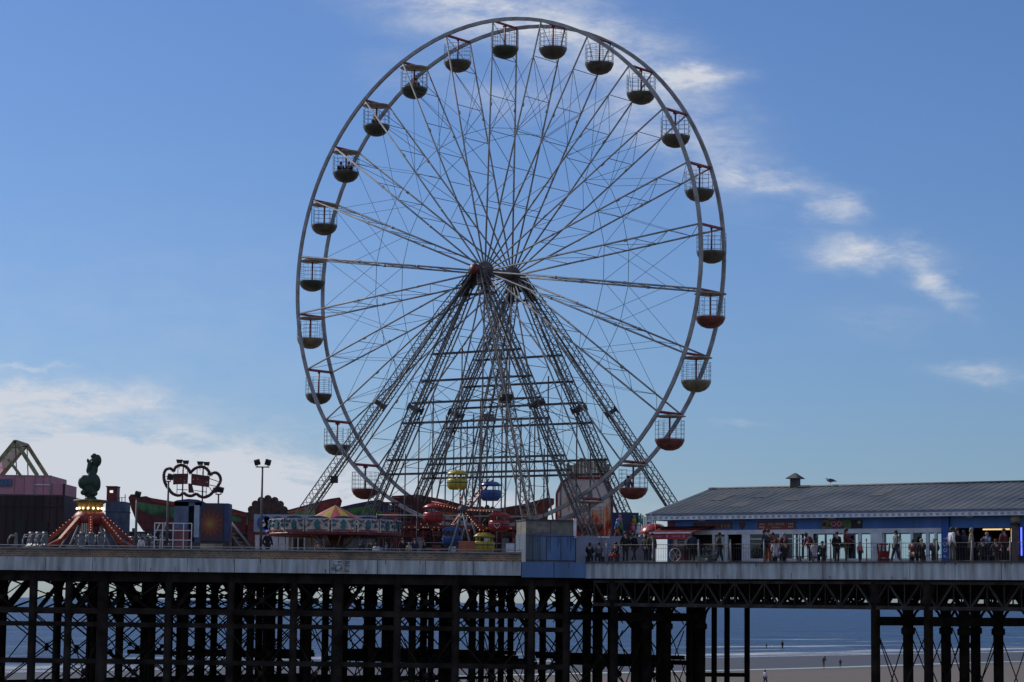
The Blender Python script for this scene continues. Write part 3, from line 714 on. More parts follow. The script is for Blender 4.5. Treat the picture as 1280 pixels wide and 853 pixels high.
# arcade lamps, piers
mb = MB(); mb.b2((bx(1229), -.02, 1.82), (bx(1262), .04, 1.90), lamp_y); mb.build('light_tube', pav)
mb = MB(); mb.b2((bx(1264.3), -.02, 1.15), (bx(1266), .06, 1.90), lamp_y); mb.build('light_tube', pav)
mb = MB(); mb.b2((bx(1267), -.2, 0), (bx(1274.5), .15, 2.05), mat('brown post', (.16, .11, .08), .6, 0, .2)); mb.b2((bx(1266), -.25, 2.05), (bx(1275.5), .2, 2.15), black); mb.build('gate_post', pav)
mb = MB(); mb.ball(((bx(1267)+bx(1274.5))/2, -.03, 2.42), .26, mat('globe lamp glass', (.45, .42, .30), .35, 0, .2, 2), 12); mb.build('globe_lamp', pav)
mb = MB(); mb.b2((bx(1276.5), -.05, .45), (bx(1278), .0, 1.95), neon_b); mb.build('light_tube', pav)
mb = MB(); mb.b2((bx(1274.8), .0, 0), (bx(1300), .1, 2.0), navy); mb.build('side_panel', pav)
# eave: soffit, striped fascia, gutter
OH = .75
mb = MB(); x0 = -OH; x1 = WL
mb.b2((x0, -OH, EH+.02), (x1, -OH+.06, EH+.26), offw); mb.b2((x0, -OH-.05, EH+.27), (x1, -OH+.06, EH+.37), mat('slate gutter', (.16, .22, .34), .5, 0, .1))
mb.b2((x0, -OH, EH+.02), (x0+.06, DEP+OH, EH+.26), offw)
n = int((x1-x0)/.34)
for i in range(n): mb.b2((x0+i*.34+.08, -OH-.012, EH+.07), (x0+i*.34+.25, -OH, EH+.2), mat('soffit grey', (.40, .42, .48), .7, 0, .1))
mb.b2((x0, -OH+.06, EH+.1), (x1, DEP+OH, EH+.16), dgrey); mb.build('eave', pav)
# roof, corrugated
roofm = bpy.data.materials.new('corrugated roof sheet'); roofm.use_nodes = True; nt = roofm.node_tree; b = nt.nodes['Principled BSDF']
tc = nt.nodes.new('ShaderNodeTexCoord'); wv = nt.nodes.new('ShaderNodeTexWave'); wv.inputs['Scale'].default_value = 1.1; wv.bands_direction = 'X'; nt.links.new(tc.outputs['Object'], wv.inputs['Vector'])
nz = nt.nodes.new('ShaderNodeTexNoise'); nz.inputs['Scale'].default_value = .5; nz.inputs['Detail'].default_value = 8; nt.links.new(tc.outputs['Object'], nz.inputs['Vector'])
rp = nt.nodes.new('ShaderNodeValToRGB'); rp.color_ramp.elements[0].color = (.038, .050, .062, 1); rp.color_ramp.elements[1].color = (.088, .095, .098, 1); rp.color_ramp.elements[0].position = .35; rp.color_ramp.elements[1].position = .65
nt.links.new(nz.outputs['Fac'], rp.inputs[0]); nt.links.new(rp.outputs[0], b.inputs['Base Color']); b.inputs['Roughness'].default_value = .6
ru, rz_ = pin(878, 612, NB+DEP/2); RH = (rz_-DECK)/.885; rx = ru-ul; ym = DEP/2
mb = MB(); ze = EH+.36; hx = x0-.05; yy0 = -OH-.08; yy1 = DEP+OH+.08
step = .11; nst = int((x1-hx)/step); PRF = (0, 0, .03, .03); vs = []; fs = []
def ridge_pt(x, z_off, front):
    # corrugated sheet point pair at eave / top for given x
    t = 1; top = Vector((x, yy0+(ym-yy0)*t if front else yy1+(ym-yy1)*t, ze+(RH-ze)*t+z_off))
    bot = Vector((x, yy0 if front else yy1, ze+z_off)); return bot, top
for front in (True, False):
    vs = []
    for i in range(nst+1):
        b_, t_ = ridge_pt(hx+i*step, PRF[i % 4], front); vs += [b_, t_]
    mb.add(vs, [(2*i, 2*i+2, 2*i+3, 2*i+1) for i in range(nst)], roofm)
for yy_ in (yy0, yy1): mb.tube((hx, yy_, ze-.03), (hx, ym, RH-.03), .05, MATS['slate gutter'], 4)
rf = mb.build('roof', pav)
mb = MB(); mb.tube((hx-.02, ym, RH+.03), (x1, ym, RH+.03), .08, dgrey, 8); mb.build('ridge_cap', rf)
mb = MB(); mb.add([(x0+.1, yy0+.1, ze-.04), (x0+.1, yy1-.1, ze-.04), (x0+.1, ym, RH-.08), (x0+.2, yy0+.1, ze-.04), (x0+.2, yy1-.1, ze-.04), (x0+.2, ym, RH-.08)], [(0, 1, 2), (5, 4, 3), (0, 3, 4, 1), (1, 4, 5, 2), (2, 5, 3, 0)], offw); mb.build('gable', rf)
mb = MB(); rg = random.Random(6)
for i in range(9):
    x_ = rg.uniform(1, x1-2); s_ = rg.uniform(.1, .7); w_ = rg.uniform(.8, 1.1); l_ = rg.uniform(.12, .28); y_a = yy0+(ym-yy0)*s_; y_b = yy0+(ym-yy0)*min(.97, s_+l_); zf = lambda y: ze+(RH-ze)*(y-yy0)/(ym-yy0)+.038
    mb.add([(x_, y_a, zf(y_a)), (x_+w_, y_a, zf(y_a)), (x_+w_, y_b, zf(y_b)), (x_, y_b, zf(y_b))], [(0, 1, 2, 3)], mat('patched roof sheet %d' % (i % 3), ((.05, .06, .07), (.075, .08, .085), (.10, .10, .10))[i % 3], .7, 0, .2))
mb.build('roof_patch', rf)
# cowl on the ridge
cx = uu(994, NB+ym, 605)-ul
mb = MB(); mb.box((cx, ym, RH+.2), (.40, .40, .65), dgrey); mb.lathe([(.52, RH+.50), (.52, RH+.54), (.05, RH+.85), (0, RH+.86)], (cx, ym, 0), dgrey, 4, Matrix.Rotation(PI/4, 3, 'Z'), smooth=False); mb.build('roof_vent', rf)
# signs on the header
def sign(a, b, z0, z1, m, name='sign', y=-.035): 
    mb = MB(); mb.b2((bx(a), y, z0), (bx(b), .0, z1), m); return mb.build(name, pav)
s_red = mat('faded red sign', (.26, .045, .05), .5, 0, .15, 3)
sign(836, 843, 1.9, 2.5, rust_red); sign(866, 915, 2.05, 2.42, mat('brown red sign', (.16, .05, .05), .5, 0, .4, 3)); sign(947, 995, 1.99, 2.42, s_red)
text_on(pav, 'ICE CREAM', .19, ((bx(947)+bx(995))/2, -.04, 2.28), (PI/2, 0, 0), cream); text_on(pav, 'Parlour', .17, ((bx(947)+bx(995))/2, -.04, 2.10), (PI/2, 0, 0), cream)
mb = MB()
for c in (953, 989):
    for i in range(3):
        for j in range(2): mb.b2((bx(c-3+i*2.2), -.045, 2.08+j*.16), (bx(c-3+i*2.2)+.06, -.035, 2.17+j*.16), cream)
for i, c in enumerate((902, 906, 910)): mb.b2((bx(c), -.045, 2.12), (bx(c)+.1, -.035, 2.3), tan_m)
mb.build('emblem_blocks', pav)
mb = MB(); mb.prism([(bx(924), 2.40), (bx(931), 2.40), (bx(930.4), 2.15), (bx(927.5), 2.02), (bx(924.6), 2.15)], -.04, 0, darkred); mb.build('shield_emblem', pav)
sign(1028, 1040, 2.0, 2.46, mat('yellow green picture', (.28, .24, .06), .5, 0, .45, 3)); mb = MB(); mb.b2((bx(1029), -.05, 2.12), (bx(1033), -.036, 2.35), black); mb.build('picture', pav)
sign(1041, 1051.5, 2.0, 2.46, mat('crimson sign', (.25, .03, .06), .5, 0, .1)); 
mb = MB()
for sx in (-.16, .16): mb.lathe([(.10, -.01), (.15, -.01), (.15, .01), (.10, .01), (.10, -.01)], ((bx(1041)+bx(1051.5))/2+sx, -.045, 2.26), mat('pale pink', (.55, .35, .38), .6, 0, 0), 14, Ry)
mb.build('ring_emblem', pav)
sign(1052.2, 1064.5, 2.0, 2.46, mat('green yellow picture', (.13, .20, .06), .5, 0, .45, 3)); sign(1065, 1078, 2.0, 2.46, black)
mb = MB(); mb.lathe([(0, -.01), (.10, -.01), (.10, .01), (0, .01)], (bx(1075), -.045, 2.33), tan_m, 10, Ry); mb.build('picture', pav)
# awning and little lights
mb = MB()
xa, xb_ = bx(829), bx(880)
mb.add([(xa, -1.25, 1.80), (xb_, -1.25, 1.80), (xb_+.7, -.04, 2.22), (xa, -.04, 2.22)], [(0, 1, 2, 3)], darkred); mb.add([(xa, -1.25, 1.78), (xb_, -1.25, 1.78), (xb_+.7, -.04, 2.20), (xa, -.04, 2.20)], [(0, 1, 2, 3)], darkred)
mb.b2((xa-.3, -1.27, 1.42), (xb_, -1.24, 1.76), mat('wine red canvas', (.36, .03, .05), .7, 0, .1)); aw = mb.build('awning', pav)
mb = MB(); mb.b2((xa, -1.32, 1.75), (xb_, -1.22, 1.83), offw); mb.build('awning_bar', pav)
mb = MB()
rr_ = random.Random(3)
for c in (831, 855, 876): mb.b2((bx(c-1.5)-.2, -1.285, 1.5), (bx(c+1)-.2, -1.27, 1.68), mat('faded pink mark', (.5, .18, .2), .7, 0, 0))
for a, b in ((837, 850), (861, 872)):
    x = bx(a)
    while x < bx(b): w = rr_.uniform(.04, .09); mb.b2((x-.2, -1.283, 1.54), (x-.2+w, -1.27, 1.64), MATS['faded pink mark']); x += w+.05
mb.build('awning_lettering', pav)
mb = MB()
for px in (881, 1043, 1216): mb.b2((bx(px-4), -.35, EH-.03), (bx(px+4), -.2, EH+.0), offw)
mb.build('strip_light', pav)
# ---------------------------------------------------------------- railing along the right edge
rail = thing('railing', 'grey steel railing with braced posts along the right pier edge', 'railing', P(u3+.1, NE+.25), RZ); rail.scale = (1, 1, .9)
LR = u4-u3
def bars_mat(): return steel
mb = MB()
for z, r in ((1.02, .017), (.80, .009), (.10, .012)): mb.tube((0, 0, z), (LR, 0, z), r, steel_d, 5)
mb.build('rail', rail)
mb = MB(); x = 0
while x < LR: mb.tube((x, 0, .10), (x, 0, 1.02), .006, steel_d, 4, cap=False); x += .14
mb.build('balusters', rail)
for px in (758, 816, 873, 913, 955, 999, 1038, 1083, 1126, 1171, 1215, 1263, 1310, 1355):
    x = uu(px, NE+.25)-u3-.1
    mb = MB(); mb.tube((x, 0, 0), (x, 0, 1.18), .032, grey, 6); mb.tube((x, 0, 1.18), (x, 0, 1.3), .05, grey, 6, r2=.01); mb.tube((x, .04, 1.0), (x-.33, .65, .0), .022, grey, 6); mb.build('post', rail)
# rear railing seen through the building
rail2 = thing('railing', 'thin dark railing on the far side of the pier seen through the windows', 'railing', P(u3+4, 16.5), RZ)
mb = MB()
for z in (1.05, .85, .1): mb.tube((0, 0, z), (45, 0, z), .02, steel_d, 4)
for i in range(300): mb.tube((i*.15, 0, .1), (i*.15, 0, 1.05), .008, steel_d, 4, cap=False)
mb.build('rail', rail2)

# ---------------------------------------------------------------- kiosk block between the two edges
kx = P(u3, NE)
ka, kb = on_deck(657, 125.2), on_deck(719, 125.8)
kv = kb-ka; kang = math.atan2(kv.y, kv.x); kl = kv.length
kio = thing('kiosk', 'square blue kiosk with peeling panels and a grey box on top', 'kiosk', ka, kang)
mb = MB(); mb.b2((0, 0, 0), (kl*.42, 2.3, 1.44), mat('stained blue', (.10, .16, .27), .7, 0, .3, 1.5, dirt=(.07, .075, .06), streak=True)); mb.b2((kl*.42, .02, 0), (kl, 2.3, 1.44), blue_f); mb.build('wall', kio)
mb = MB(); mb.b2((.02, .1, 1.45), (kl-.05, 2.2, 2.15), mat('grey weathered panel', (.20, .19, .17), .8, 0, .25, 2, dirt=(.12, .11, .10))); mb.b2((-.02, .05, 2.15), (kl, 2.25, 2.22), dgrey); mb.build('upper_box', kio)
mb = MB()
for x in (kl*.14, kl*.28, kl*.42, kl*.71): mb.b2((x-.015, -.012, .02), (x+.015, .0, 1.42), dgrey)
mb.b2((0, -.014, .08), (kl, -.002, .13), dgrey); mb.b2((0, -.014, 1.34), (kl, -.002, 1.39), navy); mb.build('panel_joint', kio)
mb = MB(); rg = random.Random(8)
for i in range(16):
    x = rg.uniform(.05, kl*.95); h_ = rg.uniform(.3, 1.2); z = 1.33; w_ = rg.uniform(.02, .08)
    mb.add([(x, -.004, z), (x+w_, -.004, z), (x+w_*.6, -.004, z-h_), (x+w_*.2, -.004, z-h_*.9)], [(0, 1, 2, 3)], mat('faint grime', (.075, .125, .22), .9, 0, .25))
mb.build('stain', kio)
mb = MB(); mb.b2((.04, .085, 1.5), (kl*.5-.03, .1, 2.1), mat('pale weathered board', (.24, .22, .20), .8, 0, .25, 3)); mb.b2((kl*.5-.02, .08, 1.46), (kl*.5+.02, .1, 2.15), dgrey); mb.build('cladding_board', kio)
mb = MB(); mb.b2((kl-.1, .0, 1.3), (kl+.05, .1, 2.3), offw); mb.build('corner_post', kio)
# hoarding
h0, h1 = on_deck(720, 130.5), on_deck(812, 129.0); hv = h1-h0
ho = thing('hoarding', 'plain blue grey hoarding wall behind seated people', 'wall', h0, math.atan2(hv.y, hv.x))
mb = MB(); mb.b2((0, 0, 0), (hv.length*.62, .08, 1.52), mat('pale blue grey board', (.26, .30, .40), .7, 0, .08, 1)); mb.b2((hv.length*.62, .01, 0), (hv.length, .09, 1.50), mat('grey board', (.20, .20, .22), .7, 0, .1, 1)); mb.build('board', ho)
mb = MB(); mb.b2((.62*2, -.03, 1.42), (.95*2, -.0, 1.50), white); mb.build('notice', ho)
for i in (1, 2): 
    mb = MB(); mb.b2((hv.length*i/3, -.04, 0), (hv.length*i/3+.06, .0, 1.5), grey); mb.build('post', ho)
# red umbrella
um = thing('parasol', 'red domed cafe parasol with white edge beside the pavilion', 'parasol', on_deck(818, 127.5))
mb = MB(); pr = [(0, 2.15), (.35, 2.08), (.62, 1.92), (.82, 1.66), (.81, 1.62), (.6, 1.86), (0, 2.1)]; mb.lathe(pr, (0, 0, 0), red, 12); 
for i in range(8):
    a = i*PI/4; mb.poly([(math.cos(a)*r, math.sin(a)*r, z+.012) for r, z in pr[:4]], .012, white, 4)
mb.build('canopy', um); mb = MB(); mb.tube((0, 0, 0), (0, 0, 2.0), .025, steel, 6); mb.build('pole', um); mb = MB(); mb.tube((0, 0, 0), (0, 0, .1), .28, dgrey, 12); mb.build('base', um)
# red folding sign at the right
sg = thing('folding_sign', 'small red folding board standing on the deck by the railing', 'sign', on_deck(1104.5, 118.5), .2)
mb = MB()
for s in (-1, 1):
    mb.box((0, s*.2, .48), (.40, .04, .30), red, R=Matrix.Rotation(-s*.3, 3, 'X')); 
    for x in (-.2, .2): mb.box((x, s*.17, .5), (.07, .05, 1.02), red, R=Matrix.Rotation(-s*.3, 3, 'X'))
    mb.box((0, s*.05, .96), (.42, .05, .07), red); mb.box((0, s*.25, .2), (.42, .04, .12), darkred)
mb.build('board', sg)
# gull on the ridge
gp = P(uu(1038, NB+ym, 602), NB+ym, DECK+RH+.12)
mb = MB(); Mx = Matrix.Rotation(PI/2, 3, 'Y')
mb.lathe([(0, -.25), (.05, -.2), (.105, -.05), (.11, .06), (.07, .19), (.05, .23), (0, .25)], (0, 0, .25), grey, 10, Mx)
mb.ball((-.24, 0, .37), .062, white, 8); mb.tube((-.19, 0, .29), (-.24, 0, .37), .055, white, 8); mb.tube((-.29, 0, .365), (-.37, 0, .35), .015, yellow, 5, r2=.004); mb.tube((.2, 0, .24), (.42, 0, .21), .06, dgrey, 6, r2=.015)
for s in (-.04, .04): mb.tube((0, s, 0), (0, s, .18), .010, orange, 4)
for s in (-1, 1): mb.box((.06, s*.10, .28), (.34, .02, .12), dgrey, R=Matrix.Rotation(.15, 3, 'Y'))
g = mb.build('gull'); g.location = P(uu(1038, NB+ym, 602), NB+ym, DECK+(RH+.1)*.885); g.scale = (.8, .8, .9); tag(g, 'grey gull standing on the ridge of the pavilion roof', 'gull')

# ================================================================ AMUSEMENTS (left part of the deck)
def sxz(a, b, Y):   # width in metres of a pixel span at depth Y
    return abs(b-a)*Y/F
# --- glazed gable building at far left
Y = 141
o = on_deck(-60, Y); hg = thing('gabled_amusement_hall', 'pink and maroon hall with a green framed glazed gable at the left end', 'building', o)
K = Y/F
def lx(px): return (px+60)*K
def lz(py, px=0): return at(px, py, Y).z-DECK
mb = MB(); mb.b2((0, 0, 0), (lx(77), 6, lz(618)), maroon); mb.build('wall', hg)
mb = MB(); mb.b2((0, .1, lz(618)), (lx(60), 5, lz(594)), pink); mb.b2((lx(60)+.01, .15, lz(618)), (lx(77), 4, lz(604)), pink); mb.b2((lx(39), .05, lz(618)), (lx(40), .1, lz(594)), grey); mb.b2((lx(59), .0, lz(620)), (lx(60), .1, lz(594)), grey); mb.build('upper_wall', hg)
mb = MB()
mb.b2((lx(75), .05, lz(620)), (lx(77.4), .14, lz(604)), maroon)
mb.b2((lx(40), .04, lz(606)), (lx(60), .1, lz(605)), offw); mb.build('trim', hg)
mb = MB(); mb.b2((lx(-5), .0, lz(608)), (lx(11), .09, lz(599)), mat('blue glazing', (.05, .12, .25), .2, 0, .3, 6)); mb.build('window', hg)
for y in (.2, 3.6):
    mb = MB(); ap = Vector((lx(13), y, lz(551)))
    for (qx, qy) in ((-28, 604), (42, 594)):
        q = Vector((lx(qx), y, lz(qy))); mb.tube(ap, q, .15, mat('olive gable frame', (.26, .26, .13), .5, 0, .2), 4)
    mb.tube((lx(13), y, lz(551)), (lx(16), y, lz(594)), .04, steel_d, 4); mb.build('gable_frame', hg)
mb = MB(); mb.tube((lx(13), .2, lz(551)), (lx(13), 3.6, lz(551)), .1, MATS['olive gable frame'], 4); mb.tube((lx(-28), .2, lz(600)), (lx(-28), 3.6, lz(600)), .1, MATS['olive gable frame'], 4); mb.build('gable_frame', hg)
mb = MB(); mb.add([(lx(13), .25, lz(553)), (lx(-28), .25, lz(603)), (lx(-28), 3.5, lz(603)), (lx(13), 3.5, lz(553))], [(0, 1, 2, 3)], glass)
for t in (.2, .4, .6, .8):
    a = Vector((lx(13), 0, lz(553))).lerp(Vector((lx(-28), 0, lz(603))), t); mb.tube(a+Vector((0, .25, .02)), a+Vector((0, 3.5, .02)), .03, grey, 4)
mb.build('glazing', hg)
mb = MB(); 
a, b = Vector((lx(5), .15, lz(574))), Vector((lx(24), .15, lz(598))); mb.tube(a, b, .11, MATS['olive gable frame'], 4); mb.build('gable_frame', hg)
mb = MB()
for px_ in range(-40, 77, 9): mb.b2((lx(px_), -.02, .05), (lx(px_)+.04, .0, lz(620)), mat('dark batten', (.02, .012, .014), .8, 0, 0))
mb.b2((lx(-60), -.03, lz(620)), (lx(77), .0, lz(618.4)), dgrey); mb.b2((lx(-60), -.03, lz(634)), (lx(77), -.0, lz(633)), MATS['dark batten']); mb.build('cladding_batten', hg)
mb = MB(); mb.b2((lx(-55), .07, lz(594.8)), (lx(60)+.02, .1, lz(593.6)), grey)
for px_ in (14, 26, 50): mb.b2((lx(px_), .08, lz(617)), (lx(px_)+.03, .1, lz(595)), mat('darker pink joint', (.3, .13, .17), .8, 0, 0))  # wall joints drawn in a darker pink
mb.build('parapet_trim', hg)
mb = MB(); mb.b2((lx(18), -.05, 0), (lx(30), -.01, lz(650)), black); mb.b2((lx(46), -.05, 0), (lx(58), -.01, lz(652)), black); mb.build('dark_doorway', hg)
# --- tents behind
t1 = thing('blue_tent', 'small blue sloping canvas tent beside the maroon hall', 'tent', on_deck(68, 146))
K = 146/F; mb = MB(); mb.prism([(0, 0), (22*K, 0), (22*K, 18*K), (13*K, 62*K), (8*K, 72*K), (0, 78*K)], 0, 3, blue_t); mb.build('canvas', t1)
mb = MB(); mb.tube((0, 0, 78*K), (22*K, 0, 18*K), .04, navy, 5); mb.build('edge_pole', t1)
t2 = thing('grey_pyramid_tent', 'pale grey pointed tent behind the green statue', 'tent', on_deck(107, 150))
K = 150/F; mb = MB(); mb.lathe([(30*K, 0), (30*K, 28*K), (0, 88*K)], (0, 0, 0), greytent, 4, Matrix.Rotation(PI/4, 3, 'Z'), smooth=False); mb.build('canvas', t2)
mb = MB(); mb.tube((0, 0, 85*K), (0, 0, 92*K), .04, steel_d, 5); mb.build('pole', t2)
# --- spinning ride with the statue
Y = 134; K = Y/F; base = on_deck(111, Y)
rd = thing('spinning_arm_ride', 'red spinning ride with bulb lit crown and downward sweeping arms', 'fairground ride', base)
zz = lambda py: at(111, py, Y).z-DECK
mb = MB(); mb.lathe([(0, 0), (1.0, 0), (.9, .5), (.55, 1.0), (.55, zz(655))], (0, 0, 0), darkred, 16); mb.build('pedestal', rd)
mb = MB(); mb.lathe([(.6, zz(658)), (.98, zz(651)), (.9, zz(645)), (.75, zz(641)), (.68, zz(640))], (0, 0, 0), rust_red, 20); mb.build('skirt', rd)
mb = MB(); mb.lathe([(.66, zz(641)), (.72, zz(630)), (.95, zz(627)), (.95, zz(625.5)), (.3, zz(624)), (0, zz(623))], (0, 0, 0), mat('gold paint', (.24, .16, .035), .5, 0, .3), 20); cr = mb.build('crown', rd)
for i in range(16):
    a = i*2*PI/16; mb = MB(); mb.ball((.74*math.cos(a), .74*math.sin(a), zz(636)), .055, bulb, 6); mb.build('bulb', cr)
for i in range(8):
    a = i*PI/4+.2; c, s = math.cos(a), math.sin(a); mb = MB()
    p0 = Vector((c*.8, s*.8, zz(648))); p1_ = Vector((c*3.7, s*3.7, .5)); mid_ = Vector((c*2.3, s*2.3, 1.0)); om = mat('orange red arm paint', (.34, .06, .025), .4, 0, .25, 3); mb.tube(p0, mid_, .17, om, 4, r2=.15); mb.tube(mid_, p1_, .15, om, 4, r2=.09)
    mb.tube(p0+Vector((0, 0, -.3)), Vector((c*1.9, s*1.9, .1)), .05, steel, 6)
    ar = mb.build('arm', rd)
    mb = MB()
    for t in [j/9 for j in range(10)]:
        q = p0.lerp(mid_, t)+Vector((0, 0, .19-.03*t)); mb.ball(q, .02, bulb_r, 4)
    mb.build('bulb_strip', ar)
    px_ = Vector((c*4.2, s*4.2, 0)); tt = Vector((-s, c, 0))
    for j in (-1, 0, 1):
        mb = MB(); o2 = px_+tt*j*.5
        pts_ = [(-.25, .45), (.22, .45), (.28, .6), (.0, .66), (-.12, .8), (-.16, 1.25), (-.3, 1.3), (-.34, .8)]
        R_ = Matrix.Rotation(a, 3, 'Z'); mb.prism(pts_, -.17, .17, mat('dull grey seat shell', (.16, .17, .19), .4, 0, .2), R=R_, o=o2)
        mb.tube(o2+R_@Vector((-.22, -.13, 1.32)), o2+R_@Vector((-.22, .13, 1.32)), .1, MATS['dull grey seat shell'], 8)
        mb.poly([o2+R_@Vector(v) for v in ((-.2, .16, 1.25), (.05, .2, 1.25), (.2, .2, 1.0), (.2, .16, .75))], .04, grey, 6)
        mb.poly([o2+R_@Vector(v) for v in ((-.2, -.16, 1.25), (.05, -.2, 1.25), (.2, -.2, 1.0), (.2, -.16, .75))], .04, grey, 6)
        mb.tube(o2+Vector((0, 0, .45)), o2+Vector((0, 0, 0.05)), .06, steel_d, 6)
        mb.build('seat', ar)
mb = MB()
for j in range(5): mb.b2((-.28+j*.12, -1.0, zz(678)), (-.2+j*.12, -.9, zz(655)), mat('silver panel', (.45, .42, .35), .3, .5, .1))
mb.build('fluted_panel', rd)
# statue: continuous skin mesh
def skinned(name, joints, edges, m, parent=None, lv=1, loc=None):
    me = bpy.data.meshes.new(name); me.from_pydata([j[:3] for j in joints], edges, [])
    o = bpy.data.objects.new(name, me); COL.objects.link(o)
    md = o.modifiers.new('s', 'SKIN'); md.use_smooth_shade = True
    sv = me.skin_vertices[0].data
    for i, j in enumerate(joints): sv[i].radius = (j[3], j[4] if len(j) > 4 else j[3])
    sv[0].use_root = True
    sb = o.modifiers.new('b', 'SUBSURF'); sb.levels = lv; sb.render_levels = lv
    dg = bpy.context.evaluated_depsgraph_get(); dg.update(); m2 = bpy.data.meshes.new_from_object(o.evaluated_get(dg))
    bpy.data.objects.remove(o); m2.materials.clear(); m2.materials.append(m); m2.name = name
    o = bpy.data.objects.new(name, m2); COL.objects.link(o)
    if parent: o.parent = parent
    return o
st = thing('statue', 'dark green seated statue figure on top of the spinning ride crown', 'statue', base+Vector((0, 0, zz(624))))
K = Y/F
def sj(px, py, r, y=0, ry=None): return ((px-111)*K, y, (624-py)*K, r*K, (ry or r)*K)
def ell(mb, px, py, rx, ry, y=0, rot=0, ryy=None):
    c_ = Vector(((px-111)*K, y, (624-py)*K)); n_ = 12; M_ = Matrix.Rotation(math.radians(rot), 3, 'Y')@Matrix.Diagonal((rx*K, (ryy or rx*.8)*K, ry*K))
    mb.lathe([(math.sin(PI*i/n_), -math.cos(PI*i/n_)) for i in range(n_+1)], c_, dgreen, 16, M_)
mb = MB()
ell(mb, 109, 612, 8.5, 11); ell(mb, 109, 602, 9.5, 9); ell(mb, 102, 603, 7, 9, -.1, 12); ell(mb, 118, 604, 5.5, 11, -.1, -6); ell(mb, 112, 595, 6, 8); ell(mb, 115, 586, 4.2, 8)
ell(mb, 117.5, 576, 5.8, 8.0); ell(mb, 113, 578, 5.5, 6.5); ell(mb, 112, 578.5, 1.4, 1.8, -.25); ell(mb, 103, 616, 4, 4, -.3); ell(mb, 117, 617, 4, 4, -.3)
ell(mb, 110, 619, 7, 5)
def remesh(o, vox, name, par):
    md = o.modifiers.new('r', 'REMESH'); md.mode = 'VOXEL'; md.voxel_size = vox; md.use_smooth_shade = True
    sm = o.modifiers.new('s', 'SMOOTH'); sm.iterations = 5; sm.factor = .6
    dg = bpy.context.evaluated_depsgraph_get(); dg.update(); m2 = bpy.data.meshes.new_from_object(o.evaluated_get(dg)); mm_ = o.data.materials[0]; bpy.data.objects.remove(o)
    m2.materials.clear(); m2.materials.append(mm_); q = bpy.data.objects.new(name, m2); COL.objects.link(q); q.parent = par; return q
remesh(mb.build('figure_raw'), .035, 'figure', st)
mb = MB(); ell(mb, 109, 582, 4, 7, .05, 10); ell(mb, 107, 588, 3, 5, .05); ell(mb, 106, 576, 1.6, 3); ell(mb, 113, 570, 4, 3, .0, -30); remesh(mb.build('headdress_raw'), .03, 'headdress', st)
mb = MB(); mb.lathe([(0, 0), (.35, 0), (.3, .12), (.2, .18), (0, .2)], (.0, 0, -.02), dgreen, 12); mb.build('plinth', st)
# --- control tower
Y = 140; K = Y/F
tw = thing('ride_control_tower', 'dark red tower box with bright window above a railed blue cabin', 'tower', on_deck(130, Y))
lz = lambda py: at(140, py, Y).z-DECK
mb = MB(); mb.b2((0, 0, 0), (24*K, 2, lz(627)), mat('slate blue panel', (.07, .10, .17), .6, 0, .3, 2)); mb.b2((-1*K, -.05, lz(640)), (25*K, 2.05, lz(639)), dgrey); mb.build('cabin', tw)
mb = MB(); mb.b2((0, .2, lz(627)), (13*K, 1.2, lz(608)), darkred); mb.b2((-.05, .15, lz(609)), (13.5*K, 1.25, lz(607.6)), black); mb.build('tower_box', tw)
mb = MB(); mb.b2((4*K, .17, lz(616)), (8*K, .21, lz(613)), mat('white emissive pane', (1, 1, .9), .5, 0, 0, emit=(1, .95, .85), es=.8)); mb.build('window', tw)  # white pane with an emission of its own
mb = MB()
for x in (14, 17, 20, 24): mb.tube((x*K, 0, lz(627)), (x*K, 0, lz(618+(x % 3)*2)), .03, steel_d, 4)
mb.tube((13*K, 0, lz(622)), (25*K, 0, lz(622)), .02, steel_d, 4); mb.build('handrail', tw)
# --- painted wave scenery of a ride
Y = 150; K = Y/F
def scenery(name, label, px0, poly, m_base, bands, extra=None, Yd=Y):
    K = Yd/F
    t = thing(name, label, 'ride scenery', on_deck(px0, Yd)); lz = lambda py: at(px0, py, Yd).z-DECK
    mb = MB(); mb.prism([((x-px0)*K, lz(y)) for x, y in poly], 0, .35, m_base); mb.build('board', t)
    for i, (pp, mm) in enumerate(bands):
        mb = MB(); mb.prism([((x-px0)*K, lz(y)) for x, y in pp], -.03-.012*i, -.004, mm); mb.build('painted_band', t)
    mb = MB()
    xs_ = [p[0] for p in poly]
    for q in (min(xs_)+6, (min(xs_)+max(xs_))/2, max(xs_)-6): mb.box(((q-px0)*K, .5, lz(660)/2), (.15, .15, lz(660)), steel_d)
    mb.build('support_post', t); return t
scenery('wave_scenery', 'dark red and green curved ride board with rounded upright end behind the sign', 158,
        [(158, 622), (161, 618), (166, 618), (172, 621), (180, 620), (196, 626), (240, 629), (305, 640), (305, 668), (200, 668), (178, 664), (168, 650), (162, 636)], darkred,
        [([(168, 627), (180, 629), (300, 645), (300, 651), (205, 647), (180, 641), (170, 634)], mat('leaf green paint', (.07, .22, .08), .5, 0, .4, 1.5)), ([(185, 622), (240, 630.5), (305, 641), (305, 645), (240, 635), (188, 627)], rust_red)])
scenery('wave_scenery', 'red edged green and orange curved ride board left of the striped tent', 270,
        [(270, 631), (305, 640), (330, 641), (360, 636), (395, 626), (410, 622), (422, 620), (425, 624), (423, 632), (418, 640), (418, 668), (270, 668)], darkred,
        [([(272, 641), (305, 646), (330, 646), (360, 642), (392, 634), (392, 656), (272, 656)], mat('olive green paint', (.26, .34, .05), .5, 0, .3, 1)),
         ([(272, 634), (305, 642), (330, 643), (358, 638.5), (392, 630), (392, 633), (360, 641), (330, 645), (305, 645), (272, 639)], orange),
         ([(396, 628), (421, 622), (422, 626), (414, 640), (398, 646)], rust_red)], Yd=151)
